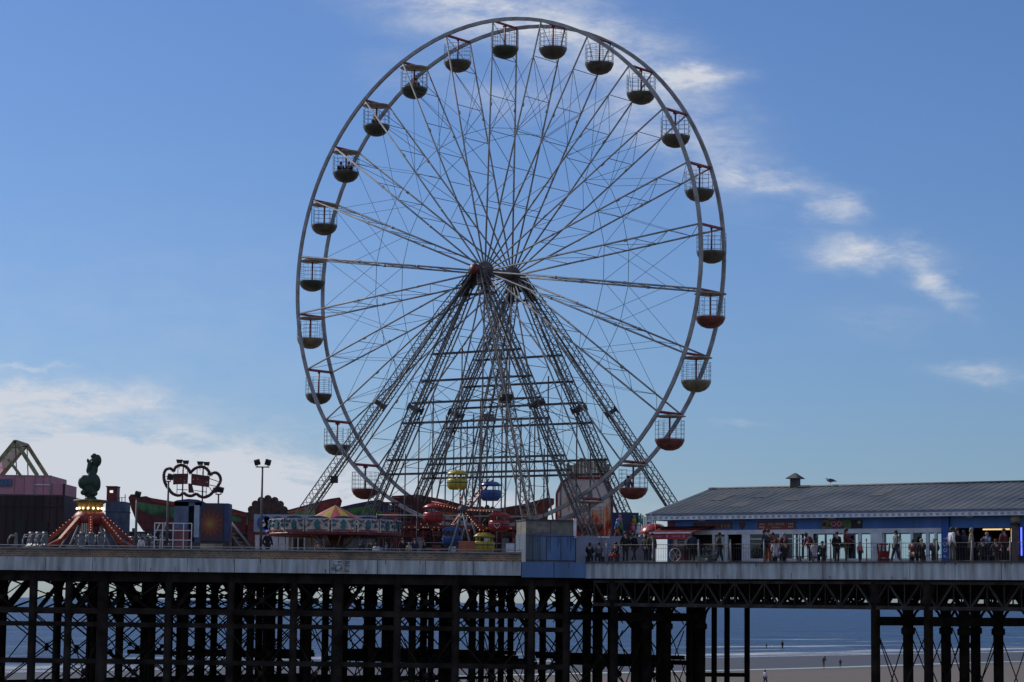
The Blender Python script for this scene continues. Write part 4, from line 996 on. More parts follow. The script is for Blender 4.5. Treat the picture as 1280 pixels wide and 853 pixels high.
scenery('wave_scenery', 'rainbow painted curved ride board between the legs of the wheel', 424,
        [(424, 634), (440, 630), (460, 626), (472, 624), (500, 636), (520, 644), (520, 670), (424, 670)], mat('indigo paint', (.05, .05, .16), .5, 0, .2),
        [([(426, 638), (445, 634), (462, 632), (478, 640), (478, 645), (460, 640), (440, 643), (426, 647)], green), ([(426, 643), (440, 640), (460, 637), (478, 645), (500, 652), (500, 660), (470, 652), (440, 652), (426, 654)], mat('leaf green paint', (.07, .22, .08))),
         ([(426, 656), (500, 660), (500, 664), (426, 664)], yellow)], Yd=152)
scenery('wave_scenery', 'long red curved ride board with lights sweeping up to a rounded end at the right', 488,
        [(488, 620), (520, 618), (555, 624), (585, 632), (622, 634), (650, 629), (668, 624), (682, 620), (691, 621), (691, 628), (684, 634), (682, 668), (488, 668)], mat('brick red paint', (.17, .045, .03), .5, 0, .35, 2),
        [([(488, 650), (690, 650), (686, 656), (488, 656)], mat('dull green paint', (.06, .11, .03), .5, 0, .4, 1.5)), ([(520, 636), (560, 640), (600, 645), (684, 640), (684, 643), (600, 648.5), (520, 640)], orange)], Yd=153)
# fan of scalloped petals
def fan(px, py0, n, rad, w, Yd, m, label):
    K = Yd/F; t = thing('scalloped_fan', label, 'ride scenery', on_deck(px, Yd)); z0 = at(px, py0, Yd).z-DECK
    for i in range(n):
        a = -1.35+2.7*i/(n-1); mb = MB(); L_ = rad*K*(1-.12*abs(a)/1.35)
        pts = [(-w*.25*K, 0), (w*.25*K, 0), (w*.5*K, L_*.85)]+[(math.cos(q)*w*.5*K, L_*.85+math.sin(q)*w*.5*K) for q in [PI*j/6 for j in range(1, 6)]]+[(-w*.5*K, L_*.85)]
        R_ = Matrix.Rotation(a, 3, 'Y'); mb.prism(pts, .04*(i % 2), .1+.04*(i % 2), m, R=R_, o=(0, 0, z0)); mb.build('petal', t)
    mb = MB(); mb.b2((-rad*K*.8, .16, 0), (rad*K*.8, .3, z0+.3), darkred); mb.build('backing', t)
fan(333, 650, 9, 31, 9.5, 147, mat('brown petal paint', (.075, .03, .022), .5, 0, .4, 3), 'brown scalloped petal fan behind the lamp post')
fan(511, 646, 7, 26, 11, 148, mat('dark red petal paint', (.10, .018, .018), .5, 0, .4, 3), 'dark red scalloped petal fan between the near wheel legs')
fan(608, 655, 9, 24, 6.5, 148.5, mat('rust petal paint', (.12, .035, .02), .5, 0, .4, 3), 'rusty scalloped petal fan below the blue tub of the small wheel')
# --- cloud shaped loop sign
Y = 133; K = Y/F; ox = 236
cs = thing('cloud_outline_sign', 'dark red cloud shaped tube sign with two small boards on poles', 'sign', on_deck(ox, Y)); lz = lambda py: at(ox, py, Y).z-DECK
pt = lambda x, y, dy=0: Vector(((x-ox)*K, dy, lz(y)))
loop = [(213, 588), (209, 586), (204, 588), (202, 594), (203, 602), (206, 608), (209, 612), (213, 617), (219, 619.5), (224, 619), (227, 616.5), (232, 619.5), (238, 620), (243, 617.5), (248, 620.5), (254, 621.5), (261, 618), (266, 612), (270, 607), (273, 601), (272, 595), (268, 591), (263, 591), (260, 594), (258, 589), (253, 584.5), (247, 583.5), (241, 585.5), (236, 590), (235.5, 592), (232, 586), (227, 582.5), (221, 582), (216, 585), (214, 590)]
sm_ = []; nL = len(loop)
for i in range(nL):
    a_, b_, c_, d_ = [Vector(loop[(i+j-1) % nL]) for j in range(4)]
    for t in (0, .25, .5, .75): sm_.append(.5*((2*b_)+(c_-a_)*t+(2*a_-5*b_+4*c_-d_)*t*t+(3*b_-a_-3*c_+d_)*t**3))
mb = MB(); mb.poly([pt(*p) for p in sm_], .09, mat('dark maroon tube', (.07, .014, .018), .4, 0, .2), 8, closed=True); mb.build('tube_outline', cs)
mb = MB(); mb.prism([((x-ox)*K, lz(y)) for x, y in ((213.5, 592.5), (232, 592), (231.5, 605), (213.5, 606))], .1, .2, darkred); mb.prism([((x-ox)*K, lz(y)) for x, y in ((236, 592), (259, 595), (258.5, 609), (236, 606))], .1, .2, darkred)
mb.prism([((x-ox)*K, lz(y)) for x, y in ((232.5, 604), (237, 605), (240, 616), (233, 616))], .1, .2, darkred); mb.build('sign_board', cs)
mb = MB()
for (x, y, w) in ((227.5, 600.5, 1), (227.5, 603, 1), (254.5, 602, 3), (243.5, 598.5, 1), (238, 599, 1.5), (222.5, 598, .8)): mb.b2(((x-ox)*K, .07, lz(y+1)), ((x+w-ox)*K, .1, lz(y)), cream)
mb.build('lettering', cs)
mb = MB()
for x, y0, y1 in ((219, 583, 592), (225.5, 582, 640), (231, 585, 592), (218.5, 606, 617), (243, 585, 593), (250.5, 583, 636), (256.5, 589, 595), (255, 609, 620)): mb.tube(pt(x, y0, .15), pt(x, y1, .15), .045 if y1 > 630 else .022, steel_d, 6)
for a, b in (((218, 612), (232, 612.5)), ((240, 613), (256, 615)), ((204, 596), (214, 594)), ((205, 600), (214, 600)), ((259, 598), (271, 602)), ((259, 606), (269, 608)), ((259, 609), (264, 616))): mb.tube(pt(*a, .15), pt(*b, .15), .022, steel_d, 6)
mb.tube(pt(225.5, 640, .15), Vector(((225.5-ox)*K, .15, 0)), .06, steel_d, 6); mb.tube(pt(250.5, 636, .15), Vector(((250.5-ox)*K, .15, 0)), .06, steel_d, 6); mb.build('pole', cs)
for i, (x, y) in enumerate(((221, 576.5), (229, 577.5), (247, 578.5), (255, 579))):
    mb = MB(); c = pt(x, y, 0)
    mb.prism([(-.17, .07), (.17, .07), (.13, -.12), (-.11, -.12)], -.14, .14, black, o=c); mb.poly([c+Vector((-.09, 0, -.1)), c+Vector((-.09, 0, -.25)), c+Vector((.09, 0, -.25)), c+Vector((.09, 0, -.1))], .018, black, 4)
    mb.tube(c+Vector((0, 0, -.25)), c+Vector((0, .05, -.42)), .02, black, 4); mb.build('floodlight', cs)
# lamp posts
def lamp(px, pyt, Yd, label, heads=2, w=9):
    K = Yd/F; t = thing('floodlight_post', label, 'lamp post', on_deck(px, Yd)); H_ = at(px, pyt, Yd).z-DECK
    mb = MB(); mb.tube((0, 0, 0), (0, 0, H_), .085, steel_d, 8, r2=.05); mb.build('pole', t)
    mb = MB(); mb.box((0, 0, H_), (w*1.9*K, .08, .06), steel_d); mb.build('cross_arm', t)
    for s in ((-1, 1) if heads == 2 else (1,)):
        mb = MB(); mb.box((s*w*.75*K, -.02, H_+.25), (.30, .22, .28), black, R=Matrix.Rotation(s*.25, 3, 'Y')@Matrix.Rotation(.3, 3, 'X')); mb.tube((s*w*.75*K, 0, H_), (s*w*.75*K, 0, H_+.15), .03, black, 4); mb.build('lamp_head', t)
    return t
lamp(325.5, 584, 129, 'tall twin floodlight post standing alone right of the cloud sign')
lamp(208, 602, 130, 'slim grey post in front of the cloud outline sign', 1, 3)
lamp(271, 618, 138, 'short twin floodlight post behind the sunburst booth', 2, 4)
lamp(169, 624, 128.5, 'thin grey post beside the dark red wave board', 1, 1.5)
# --- ticket booth with sunburst
Y = 131; K = Y/F; bo = thing('ticket_booth', 'blue cabin with open window joined to a panel painted with a sunburst', 'booth', on_deck(216, Y)); lz = lambda py: at(250, py, Y).z-DECK
mb = MB(); bb = mat('dusty blue board', (.12, .16, .26), .7, 0, .2, 2)
mb.b2((0, 0, lz(668)), (18*K, 2, lz(628)), bb); mb.b2((26*K, 0, lz(684)), (34*K, 2, lz(628)), bb); mb.b2((0, 0, lz(633)), (34*K, 2, lz(627)), bb); mb.b2((18*K, .6, lz(684)), (26*K, 2, lz(633)), black); mb.build('cabin', bo)
mb = MB(); mb.b2((1*K, -.03, lz(690)), (19*K, .5, lz(661)), mat('dusty red board', (.22, .08, .09), .7, 0, .2)); mb.build('lower_panel', bo)
mb = MB(); mb.b2((25.5*K, -.12, lz(672)), (32*K, -.03, lz(632)), mat('pale door', (.38, .44, .55), .6, 0, .1)); mb.build('door', bo)
mb = MB(); mb.prism([(-1*K, lz(628)), (35*K, lz(628)), (30*K, lz(625)), (18*K, lz(624)), (3*K, lz(626))], -.1, 2.1, navy); mb.build('roof', bo)
sbm = bpy.data.materials.new('sunburst mural'); sbm.use_nodes = True; nt = sbm.node_tree; b = nt.nodes['Principled BSDF']; L = nt.links.new
tc = nt.nodes.new('ShaderNodeTexCoord'); mp = nt.nodes.new('ShaderNodeMapping'); mp.inputs['Location'].default_value = (-45*K, 0, -lz(655)); mp.vector_type = 'POINT'; L(tc.outputs['Object'], mp.inputs[0])
sx_ = nt.nodes.new('ShaderNodeSeparateXYZ'); L(mp.outputs[0], sx_.inputs[0])
def Mn(op, a, b_=None, clamp=False):
    n = nt.nodes.new('ShaderNodeMath'); n.operation = op; n.use_clamp = clamp
    for i, x in enumerate((a, b_)):
        if x is None: continue
        if isinstance(x, (int, float)): n.inputs[i].default_value = x
        else: L(x, n.inputs[i])
    return n.outputs[0]
r_ = Mn('SQRT', Mn('ADD', Mn('MULTIPLY', sx_.outputs[0], sx_.outputs[0]), Mn('MULTIPLY', sx_.outputs[2], sx_.outputs[2])))
an = Mn('MULTIPLY', Mn('SINE', Mn('MULTIPLY', Mn('ARCTAN2', sx_.outputs[2], sx_.outputs[0]), 14)), .12)
fc = Mn('SUBTRACT', 1.0, Mn('ADD', Mn('MULTIPLY', r_, .95), an), True)
rp = nt.nodes.new('ShaderNodeValToRGB'); rp.color_ramp.elements[0].color = (.03, .03, .06, 1); rp.color_ramp.elements[1].color = (.24, .26, .04, 1)
for p_, c_ in ((.35, (.08, .018, .02, 1)), (.78, (.26, .06, .02, 1))): e = rp.color_ramp.elements.new(p_); e.color = c_
L(fc, rp.inputs[0]); L(rp.outputs[0], b.inputs['Base Color']); b.inputs['Roughness'].default_value = .5
mb = MB(); mb.b2((34.3*K, -.05, lz(677)), (62*K, 1.6, lz(629)), sbm); o = mb.build('mural_panel', bo); o['label'] = 'panel painted with a red and yellow sunburst'
mb = MB(); mb.b2((62.2*K, .0, lz(677)), (68*K, 1.6, lz(629)), navy); mb.b2((20*K, -.1, lz(690)), (66*K, 1.5, lz(678)), dgrey); mb.b2((34*K, -.12, lz(686)), (62*K, -.1, lz(680)), tan_m); mb.build('plinth', bo)
mb = MB()
for x in (-22, -12, 1, 14, 24): mb.tube((x*K, -.5, 0), (x*K, -.5, lz(655)), .03, offw, 5)
for z in (655, 664, 676): mb.tube((-22*K, -.5, lz(z)), (24*K, -.5, lz(z)), .025, offw, 5)
mb.build('handrail', bo)
mb = MB(); mb.tube((-16*K, -.3, lz(672)), (-8*K, -.3, lz(654)), .05, steel, 6); mb.tube((-22*K, -.3, lz(668)), (-16*K, -.3, lz(655)), .04, steel, 6); mb.build('prop', bo)
# --- small roundabout with painted rounding boards
Y = 134.5; K = Y/F; pc = 418; c0 = on_deck(pc, Y)
ca = thing('roundabout', 'round childrens roundabout with ornate painted rim boards and striped cone top', 'fairground ride', c0); lz = lambda py: at(pc, py, Y).z-DECK
rd_m = bpy.data.materials.new('ornate rounding board'); rd_m.use_nodes = True; nt = rd_m.node_tree; b = nt.nodes['Principled BSDF']; L = nt.links.new
tc = nt.nodes.new('ShaderNodeTexCoord'); sx_ = nt.nodes.new('ShaderNodeSeparateXYZ'); L(tc.outputs['Object'], sx_.inputs[0])
th_ = Mn('ARCTAN2', sx_.outputs[1], sx_.outputs[0])
cb = nt.nodes.new('ShaderNodeCombineXYZ'); L(Mn('MULTIPLY', th_, 4), cb.inputs[0]); L(sx_.outputs[2], cb.inputs[1])
vo = nt.nodes.new('ShaderNodeTexVoronoi'); vo.inputs['Scale'].default_value = 3.2; L(cb.outputs[0], vo.inputs['Vector'])
wv = Mn('MULTIPLY', Mn('SINE', Mn('MULTIPLY', th_, 22)), .5)
f2 = Mn('ADD', Mn('MULTIPLY', vo.outputs['Distance'], 1.5), Mn('MULTIPLY', wv, .35))
rp = nt.nodes.new('ShaderNodeValToRGB'); rp.color_ramp.interpolation = 'CONSTANT'; rp.color_ramp.elements[0].color = (.16, .24, .26, 1); rp.color_ramp.elements[1].color = (.60, .52, .44, 1); rp.color_ramp.elements[1].position = .42
for p_, c_ in ((.22, (.27, .28, .30, 1)), (.68, (.30, .15, .13, 1)), (.8, (.60, .52, .44, 1))): e = rp.color_ramp.elements.new(p_); e.color = c_
L(f2, rp.inputs[0]); L(rp.outputs[0], b.inputs['Base Color']); b.inputs['Roughness'].default_value = .45
RC = 82*K
for i in range(16):
    a0 = 2*PI*i/16; mb = MB(); pr = [(RC, lz(667)), (RC+.02, lz(650.5)), (RC-.07, lz(650.5)), (RC-.07, lz(667)), (RC, lz(667))]
    mb.lathe(pr, (0, 0, 0), rd_m, 1, smooth=False, a0=a0+.01, a1=a0+2*PI/16-.01)
    am = a0+PI/16; v = [(RC+.0, am-.19, lz(650.5)), (RC, am-.1, lz(648.6)), (RC, am, lz(647.8)), (RC, am+.1, lz(648.6)), (RC, am+.19, lz(650.5))]
    mb.add([(r*math.cos(t), r*math.sin(t), z) for r, t, z in v]+[((r-.05)*math.cos(t), (r-.05)*math.sin(t), z) for r, t, z in v], [(0, 1, 2, 3, 4), (9, 8, 7, 6, 5), (0, 5, 6, 1), (1, 6, 7, 2), (2, 7, 8, 3), (3, 8, 9, 4)], mat('indigo scroll', (.07, .10, .25), .5, 0, .2))
    rb_ = mb.build('rounding_board', ca)
    orn = MB(); R_ = Matrix.Rotation(am+PI/2, 3, 'Z'); o_ = Vector((math.cos(am)*(RC+.0), math.sin(am)*(RC+.0), 0)); zc_ = lz(658.5); teal_o = mat('teal ornament', (.03, .16, .19), .5, 0, .2); ind = MATS['indigo scroll']
    for pts_, m_ in (([(-.05, -.26), (.05, -.26), (.16, -.1), (.1, .02), (.17, .12), (0, .3), (-.17, .12), (-.1, .02), (-.16, -.1)], teal_o), ([(-.62, .30), (-.5, .16), (-.34, .13), (-.24, .28), (-.34, .22), (-.5, .26)], ind), ([(.62, .30), (.5, .16), (.34, .13), (.24, .28), (.34, .22), (.5, .26)], ind),
                     ([(-.55, -.26), (.55, -.26), (.55, -.33), (-.55, -.33)], s_red), ([(-.56, -.12), (-.42, -.05), (-.42, .08), (-.56, .04)], teal_o), ([(.56, -.12), (.42, -.05), (.42, .08), (.56, .04)], teal_o)):
        orn.prism(pts_, -.035, .06, m_, R=R_, o=o_+Vector((0, 0, zc_)))
    orn.build('ornament', rb_)
mb = MB(); mb.lathe([(RC-.1, lz(667)), (RC+.05, lz(668)), (RC+.05, lz(671)), (RC-.6, lz(671.5)), (1.0, lz(669))], (0, 0, 0), darkred, 32); mb.build('lower_rim', ca)
mb = MB(); mb.lathe([(RC-.1, lz(653)), (1.8, lz(651)), (1.7, lz(655))], (0, 0, 0), grey, 32); mb.build('canopy', ca)
for i in range(14):
    mb = MB(); a0 = 2*PI*i/14+.1; mb.lathe([(38*K, lz(652)), (18*K, lz(641)), (0, lz(631.5))], (0, 0, 0), yellow if i % 2 else mat('crimson canvas', (.42, .05, .09), .6, 0, .1), 2, a0=a0, a1=a0+2*PI/14, smooth=False); mb.build('cone_stripe', ca)
for i in range(10):
    a = 2*PI*i/10; mb = MB(); mb.tube((math.cos(a)*.55, math.sin(a)*.55, lz(684)), (math.cos(a)*1.35, math.sin(a)*1.35, lz(669)), .045, cream, 6); mb.tube((math.cos(a)*.55, math.sin(a)*.55, lz(684)), (math.cos(a)*1.15, math.sin(a)*1.15, .1), .045, rust_red, 6); mb.build('strut', ca)
mb = MB(); mb.lathe([(.9, 0), (.8, .3), (.5, .5), (.5, lz(672)), (1.2, lz(669))], (0, 0, 0), mat('bronze panel', (.20, .12, .08), .4, .2, .3), 14); mb.build('centre_column', ca)
mb = MB(); mb.lathe([(0, .12), (RC, .12), (RC, .0)], (0, 0, 0), darkred, 32); mb.build('platform', ca)
for i in range(10):
    a = 2*PI*i/10+.2; mb = MB(); mb.tube((math.cos(a)*RC*.86, math.sin(a)*RC*.86, .12), (math.cos(a)*RC*.86, math.sin(a)*RC*.86, lz(671)), .025, steel, 6); mb.build('pole', ca)
# white shop front with blue drop sign beside it
Y = 139.5; K = Y/F; sf = thing('white_stall', 'white fronted stall with blue droplet sign behind the twin floodlight post', 'stall', on_deck(318, Y)); lz = lambda py: at(340, py, Y).z-DECK
mb = MB(); mb.b2((0, 0, 0), (42*K, .3, lz(669)), offw); mb.b2((42.2*K, .05, 0), (64*K, .3, lz(669)), tan_m); mb.b2((64.2*K, .05, 0), (150*K, .3, lz(669)), grey); mb.build('wall', sf)
mb = MB(); mb.b2((-1*K, -.4, lz(665)), (150*K, .2, lz(643.5)), mat('pale blue sign', (.30, .38, .50), .6, 0, .1)); mb.build('sign_board', sf)
mb = MB(); mb.lathe([(0, -.02), (9*K, -.02), (9*K, .02), (0, .02)], (12*K, -.43, lz(654)), blue_p, 20, Ry, smooth=False); mb.b2((12*K, -.45, lz(662)), (26*K, -.41, lz(647)), blue_p)
mb.build('blue_panel', sf); mb = MB(); mb.lathe([(0, -.02), (3*K, -.02), (3*K, .02), (0, .02)], (11*K, -.47, lz(656)), offw, 14, Ry, smooth=False); mb.prism([(8.6*K, lz(655)), (13.4*K, lz(655)), (11*K, lz(649.5))], -.49, -.46, offw); mb.build('droplet_emblem', sf)
mb = MB(); mb.b2((14*K, -.48, lz(665.5)), (22*K, -.4, lz(663.5)), neon_b2); mb.build('light_tube', sf)
mb = MB()
for x in (46, 53, 61): mb.b2((x*K, -.03, 0), ((x+1.6)*K, .03, lz(670)), offw)
mb.b2((68*K, -.04, 0), (69.5*K, .03, lz(668)), yellow); mb.b2((49*K, -.01, .2), (60*K, .04, lz(673)), black); mb.build('window_frame', sf)
mb = MB()
for i in range(7): mb.b2(((74+i*5)*K, -.02, 0), ((76+i*5)*K, .04, lz(672)), mat('pale blue slat', (.3, .4, .55), .5, 0, .1))
mb.build('slats', sf)
# --- small ferris wheel with tubs
Y = 131.5; K = Y/F; sc = thing('small_tub_wheel', 'small childrens wheel with coloured roofed tubs and bulb lined arms', 'ferris wheel', on_deck(581, Y), -.25); lz = lambda py: at(581, py, Y).z-DECK
hub = Vector((0, 0, lz(638)))
mb = MB(); mb.tube(hub+Vector((0, -.8, 0)), hub+Vector((0, .8, 0)), .24, dgrey, 12)
mb.build('hub', sc)
RT = 43*K
mb = MB()
for s in (-1, 1):
    for t in (-1, 1): mb.tube(hub+Vector((0, s*.75, 0)), Vector((t*.8, s*.9, 0)), .05, grey, 6)
mb.build('stand', sc)
tubc = [(yellow, 'yellow'), (blue_g, 'blue'), (red, 'red'), (yellow, 'yellow'), (blue_g, 'blue'), (red, 'red')]
tubpos = [(570, 588), (612, 602), (623, 640), (605, 666), (565, 659), (541, 630)]
for i, ((mm, nm), (x, y)) in enumerate(zip(tubc, tubpos)):
    piv = Vector(((x-581)*K/math.cos(.25), 0, lz(y))); 
    mb = MB()
    for s in (-.42, .42): mb.tube(hub+Vector((0, s, 0)), piv+Vector((0, s, .1)), .045, rust_red if i % 2 else steel, 6)
    ar = mb.build('arm', sc)
    mb = MB()
    for j in range(9): mb.ball(hub.lerp(piv, .15+j*.09)+Vector((0, -.49, 0)), .022, bulb_r, 4)
    mb.build('bulb_strip', ar)
    tb = thing('roofed_tub', '%s' % ['yellow roofed tub at the top of the small wheel', 'dark blue roofed tub at the upper right of the small wheel', 'red roofed tub with white heart at the right of the small wheel', 'yellow tub behind the orange box at the foot of the small wheel', 'blue roofed tub low on the left of the small wheel', 'glossy red roofed tub at the left of the small wheel'][i], 'ride tub', sc.location+Matrix.Rotation(-.25, 3, 'Z')@piv, -.1, 'tubs on the small wheel')
    rt_ = .52
    mb = MB(); mb.lathe([(0, -.72), (rt_*.8, -.70), (rt_*1.08, -.52), (rt_*1.1, -.2), (rt_*1.02, -.12), (rt_*.95, -.12), (rt_*.95, -.5), (0, -.55)], (0, 0, -.35), mm, 18); mb.build('tub', tb)
    mb = MB(); mb.lathe([(rt_*1.1, -.50), (rt_*1.13, -.47), (rt_*1.1, -.44)], (0, 0, -.2), dgrey, 18); mb.tube((0, -rt_*1.09, -.95), (0, -rt_*1.12, -.5), .012, dgrey, 4); mb.tube((.25, -rt_*1.02, -.93), (.25, -rt_*1.05, -.5), .012, dgrey, 4); mb.build('tub_trim', tb)
    mb = MB(); mb.lathe([(0, .02), (rt_*.7, -.03), (rt_*1.12, -.18), (rt_*1.12, -.24), (0, -.12)], (0, 0, 0), mm, 18); mb.build('roof', tb)
    mb = MB()
    for q in range(4): a = q*PI/2+.6; mb.tube((math.cos(a)*rt_*.95, math.sin(a)*rt_*.95, -.2), (math.cos(a)*rt_*.98, math.sin(a)*rt_*.98, -.5), .03, mm, 5)
    mb.build('roof_post', tb)
    if i == 2:
        mb = MB(); hp = []
        for q in range(20):
            t = 2*PI*q/20; hp.append((.011*16*math.sin(t)**3*.9, .01*(13*math.cos(t)-5*math.cos(2*t)-2*math.cos(3*t)-math.cos(4*t))))
        mb.poly([(x_-.05, -rt_*1.12, z_-.75) for x_, z_ in hp], .014, offw, 4, closed=True); mb.build('heart_emblem', tb)
# orange box, ride cars and other things low on the deck
Kb = 127.5/F; tg = on_deck(573, 127.5); mb = MB(); mb.b2((0, 0, 0), (20*Kb, .9, 1.05), brick_or); mb.b2((-.02, -.02, 1.05), (20*Kb+.02, .92, 1.1), orange)
o = mb.build('box_planter'); o.location = tg; tag(o, 'plain terracotta orange box in front of the small wheel', 'box')
for i, (px, Yd, mm, lab) in enumerate(((487, 143, rust_red, 'small red caged ride car left of the small wheel behind the near rim'),)):
    t = thing('ride_car', lab, 'ride car', on_deck(px, Yd)); z = at(px, 648, Yd).z-DECK
    mb = MB(); mb.box((0, 0, z), (.9, .8, .7), mm); mb.build('body', t); mb = MB()
    for sx1 in (-.4, .4): mb.tube((sx1, 0, 0), (sx1, 0, z+.9), .04, steel_d, 5)
    mb.box((0, 0, z+.9), (1.0, .9, .08), darkred); mb.build('frame', t)
# red track-ramp, grey mesh boxes: fairground ride base behind small wheel
Y = 140; K = Y/F; wz = thing('covered_ride', 'dark red covered ride platform with rails and steps behind the small wheel', 'fairground ride', on_deck(500, Y)); lz = lambda py: at(580, py, Y).z-DECK
mb = MB(); mb.b2((0, .8, 0), (158*K, 4, lz(672)), mat('very dark maroon', (.05, .018, .018), .7, 0, .4, 1.5)); mb.build('body', wz)  # ride body in a very dark mottled maroon
mb = MB(); mb.b2((-2*K, 0, lz(662)), (160*K, 5, lz(657)), darkred); mb.build('roof', wz)
mb = MB()
for x in range(0, 160, 14): mb.tube((x*K, .1, 0), (x*K, .1, lz(660)), .035, rust_red, 5)
for z in (686, 679): mb.tube((0, .1, lz(z)), (158*K, .1, lz(z)), .02, steel, 5)
mb.build('post', wz)
mb = MB()
for x, c in ((20, grey), (60, offw), (104, offw), (126, grey), (140, pink)): mb.b2((x*K, .5, 0), ((x+9)*K, .7, lz(672)), c)
mb.build('panel', wz)
mb = MB(); rr_ = random.Random(5)
for i in range(38): mb.ball((rr_.uniform(0, 158)*K, -.05, lz(rr_.choice((656, 660, 663)))), .026, mat('faint bulb', (.8, .4, .2), .5, 0, 0, emit=(1, .4, .15), es=.35), 5)
mb.build('bulb', wz)
# scaffold cable rail along (thin line at y 642)
t = thing('overhead_rail', 'thin steel rail carried on posts behind the small wheel', 'rail', on_deck(470, 137)); K = 137/F
mb = MB(); z = at(560, 645, 137).z-DECK; mb.tube((0, 0, z), (200*K, 0, z), .03, steel, 6)
for x in (0, 50, 100, 150, 200): mb.tube((x*K, 0, 0), (x*K, 0, z+.1), .03, steel_d, 6)
mb.build('rail', t)
# --- helter mural board behind the right legs
Y = 151; K = Y/F; hm = thing('mural_board', 'tall arched board painted orange and white with a tan wooden top', 'ride scenery', on_deck(697, Y)); lz = lambda py: at(735, py, Y).z-DECK
fire = bpy.data.materials.new('flame mural'); fire.use_nodes = True; nt = fire.node_tree; b = nt.nodes['Principled BSDF']; L = nt.links.new
tc = nt.nodes.new('ShaderNodeTexCoord'); mp = nt.nodes.new('ShaderNodeMapping'); mp.inputs['Scale'].default_value = (2.2, 1, .7); L(tc.outputs['Object'], mp.inputs[0])
n1 = nt.nodes.new('ShaderNodeTexNoise'); n1.inputs['Scale'].default_value = 1.1; n1.inputs['Detail'].default_value = 5; n1.inputs['Distortion'].default_value = 1; L(mp.outputs[0], n1.inputs['Vector'])
sx_ = nt.nodes.new('ShaderNodeSeparateXYZ'); L(tc.outputs['Object'], sx_.inputs[0])
fz = Mn('ADD', n1.outputs['Fac'], Mn('MULTIPLY', sx_.outputs[2], .10))
rp = nt.nodes.new('ShaderNodeValToRGB'); rp.color_ramp.elements[0].color = (.40, .03, .015, 1); rp.color_ramp.elements[0].position = .72; rp.color_ramp.elements[1].color = (.78, .66, .62, 1); rp.color_ramp.elements[1].position = .95
for p_, c_ in ((.77, (.75, .16, .03, 1)), (.85, (.78, .42, .26, 1))): e = rp.color_ramp.elements.new(p_); e.color = c_
L(fz, rp.inputs[0]); L(rp.outputs[0], b.inputs['Base Color'])
mb = MB(); pts = [(0, 0), (66*K, 0), (66*K, lz(620)), (62*K, lz(606)), (54*K, lz(599)), (14*K, lz(599)), (5*K, lz(606)), (0, lz(618))]; mb.prism(pts, 0, .25, fire); mb.build('board', hm)
mb = MB(); op = [(-.1, 0), (-.1, lz(618)), (4*K, lz(604.5)), (13*K, lz(597.5)), (55*K, lz(597.5)), (63*K, lz(604.5)), (67*K, lz(620)), (67*K, 0)]
mb.poly([(x, -.05, z) for x, z in op], .09, rust_red, 5); mb.build('border', hm)
mb = MB()
for i in range(13):
    x = (10+i*4.2)*K; mb.b2((x, .28, lz(600)), (x+3.9*K, .36, lz(573+3.5*math.sin(i*1.1)+abs(i-7)*.9)), tan_m)
mb.build('wooden_top', hm)
mb = MB(); mb.prism([(36*K, lz(612)), (42*K, lz(612)), (43*K, lz(622)), (40*K, lz(628)), (36*K, lz(624))], -.03, -.004, grey); mb.build('painted_figures', hm)
# blue board with toys, tan posts
Y = 141; K = Y/F; tb = thing('blue_prize_board', 'dark blue booth wall hung with small coloured prizes', 'stall', on_deck(764, Y)); lz = lambda py: at(785, py, Y).z-DECK
mb = MB(); mb.b2((0, 0, 0), (34*K, .3, lz(641)), navy); mb.build('wall', tb)
mb = MB(); rr_ = random.Random(11)
mb2 = None
for i, c in enumerate([red, mat('toy blue', (.1, .3, .7), .5, 0, 0), pink, green, offw, mat('toy blue', (0, 0, 0)), orange, teal, red, offw, pink, yellow]):
    x = rr_.uniform(3, 50)*K; z = lz(rr_.uniform(650, 668)); m3 = MB(); m3.ball((x, -.25, z), .13, c, 8, (1, .8, 1.3)); m3.ball((x, -.25, z+.22), .09, c, 8); m3.tube((x-.12, -.25, z-.1), (x-.16, -.25, z-.3), .04, c, 5); m3.tube((x+.1, -.25, z-.1), (x+.14, -.25, z-.3), .04, c, 5)
    ox_ = m3.build('hanging_toy', tb)
mb = MB()
for i in range(8): mb.b2(((37+i*2.6)*K, 1.2, 0), ((37+i*2.6+1.9)*K, 1.3, lz(641+(i % 3)*2)), tan_m)
mb.build('tan_slats', tb)

# dark platforms, steps and clutter that close the view low on the deck
for a, b, Yd, top, m_, lab in ((150, 320, 148, 667, mat('soot maroon', (.04, .02, .022), .7, 0, .4, 1.5), 'low dark maroon ride platform behind the sunburst booth'), (424, 700, 156, 668, MATS['soot maroon'], 'long low dark ride platform behind the small wheel')):
    K = Yd/F; t = thing('ride_platform', lab, 'platform', on_deck(a, Yd)); h_ = at((a+b)/2, top, Yd).z-DECK
    mb = MB(); mb.b2((0, 0, 0), ((b-a)*K, 3, h_), m_); mb.build('skirting', t); mb = MB(); mb.b2((-.05, -.05, h_), ((b-a)*K+.05, 3.05, h_+.08), dgrey); mb.build('edge', t)
K = 134/F; t = thing('access_steps', 'grey metal steps and rails between the sunburst booth and white stall', 'steps', on_deck(286, 134))
mb = MB()
for i in range(7): mb.b2((i*.18, 0, 1.5-i*.22), (i*.18+.24, .9, 1.55-i*.22), grey)
mb.build('tread', t)
for y in (0, .9):
    mb = MB(); mb.tube((0, y, 2.2), (1.25, y, .7), .03, steel, 6); mb.tube((0, y, 0), (0, y, 2.2), .03, steel, 6); mb.tube((1.25, y, 0), (1.25, y, .7), .03, steel, 6); mb.tube((.1, y, 1.45), (1.3, y, .0), .05, grey, 4); mb.build('handrail', t)
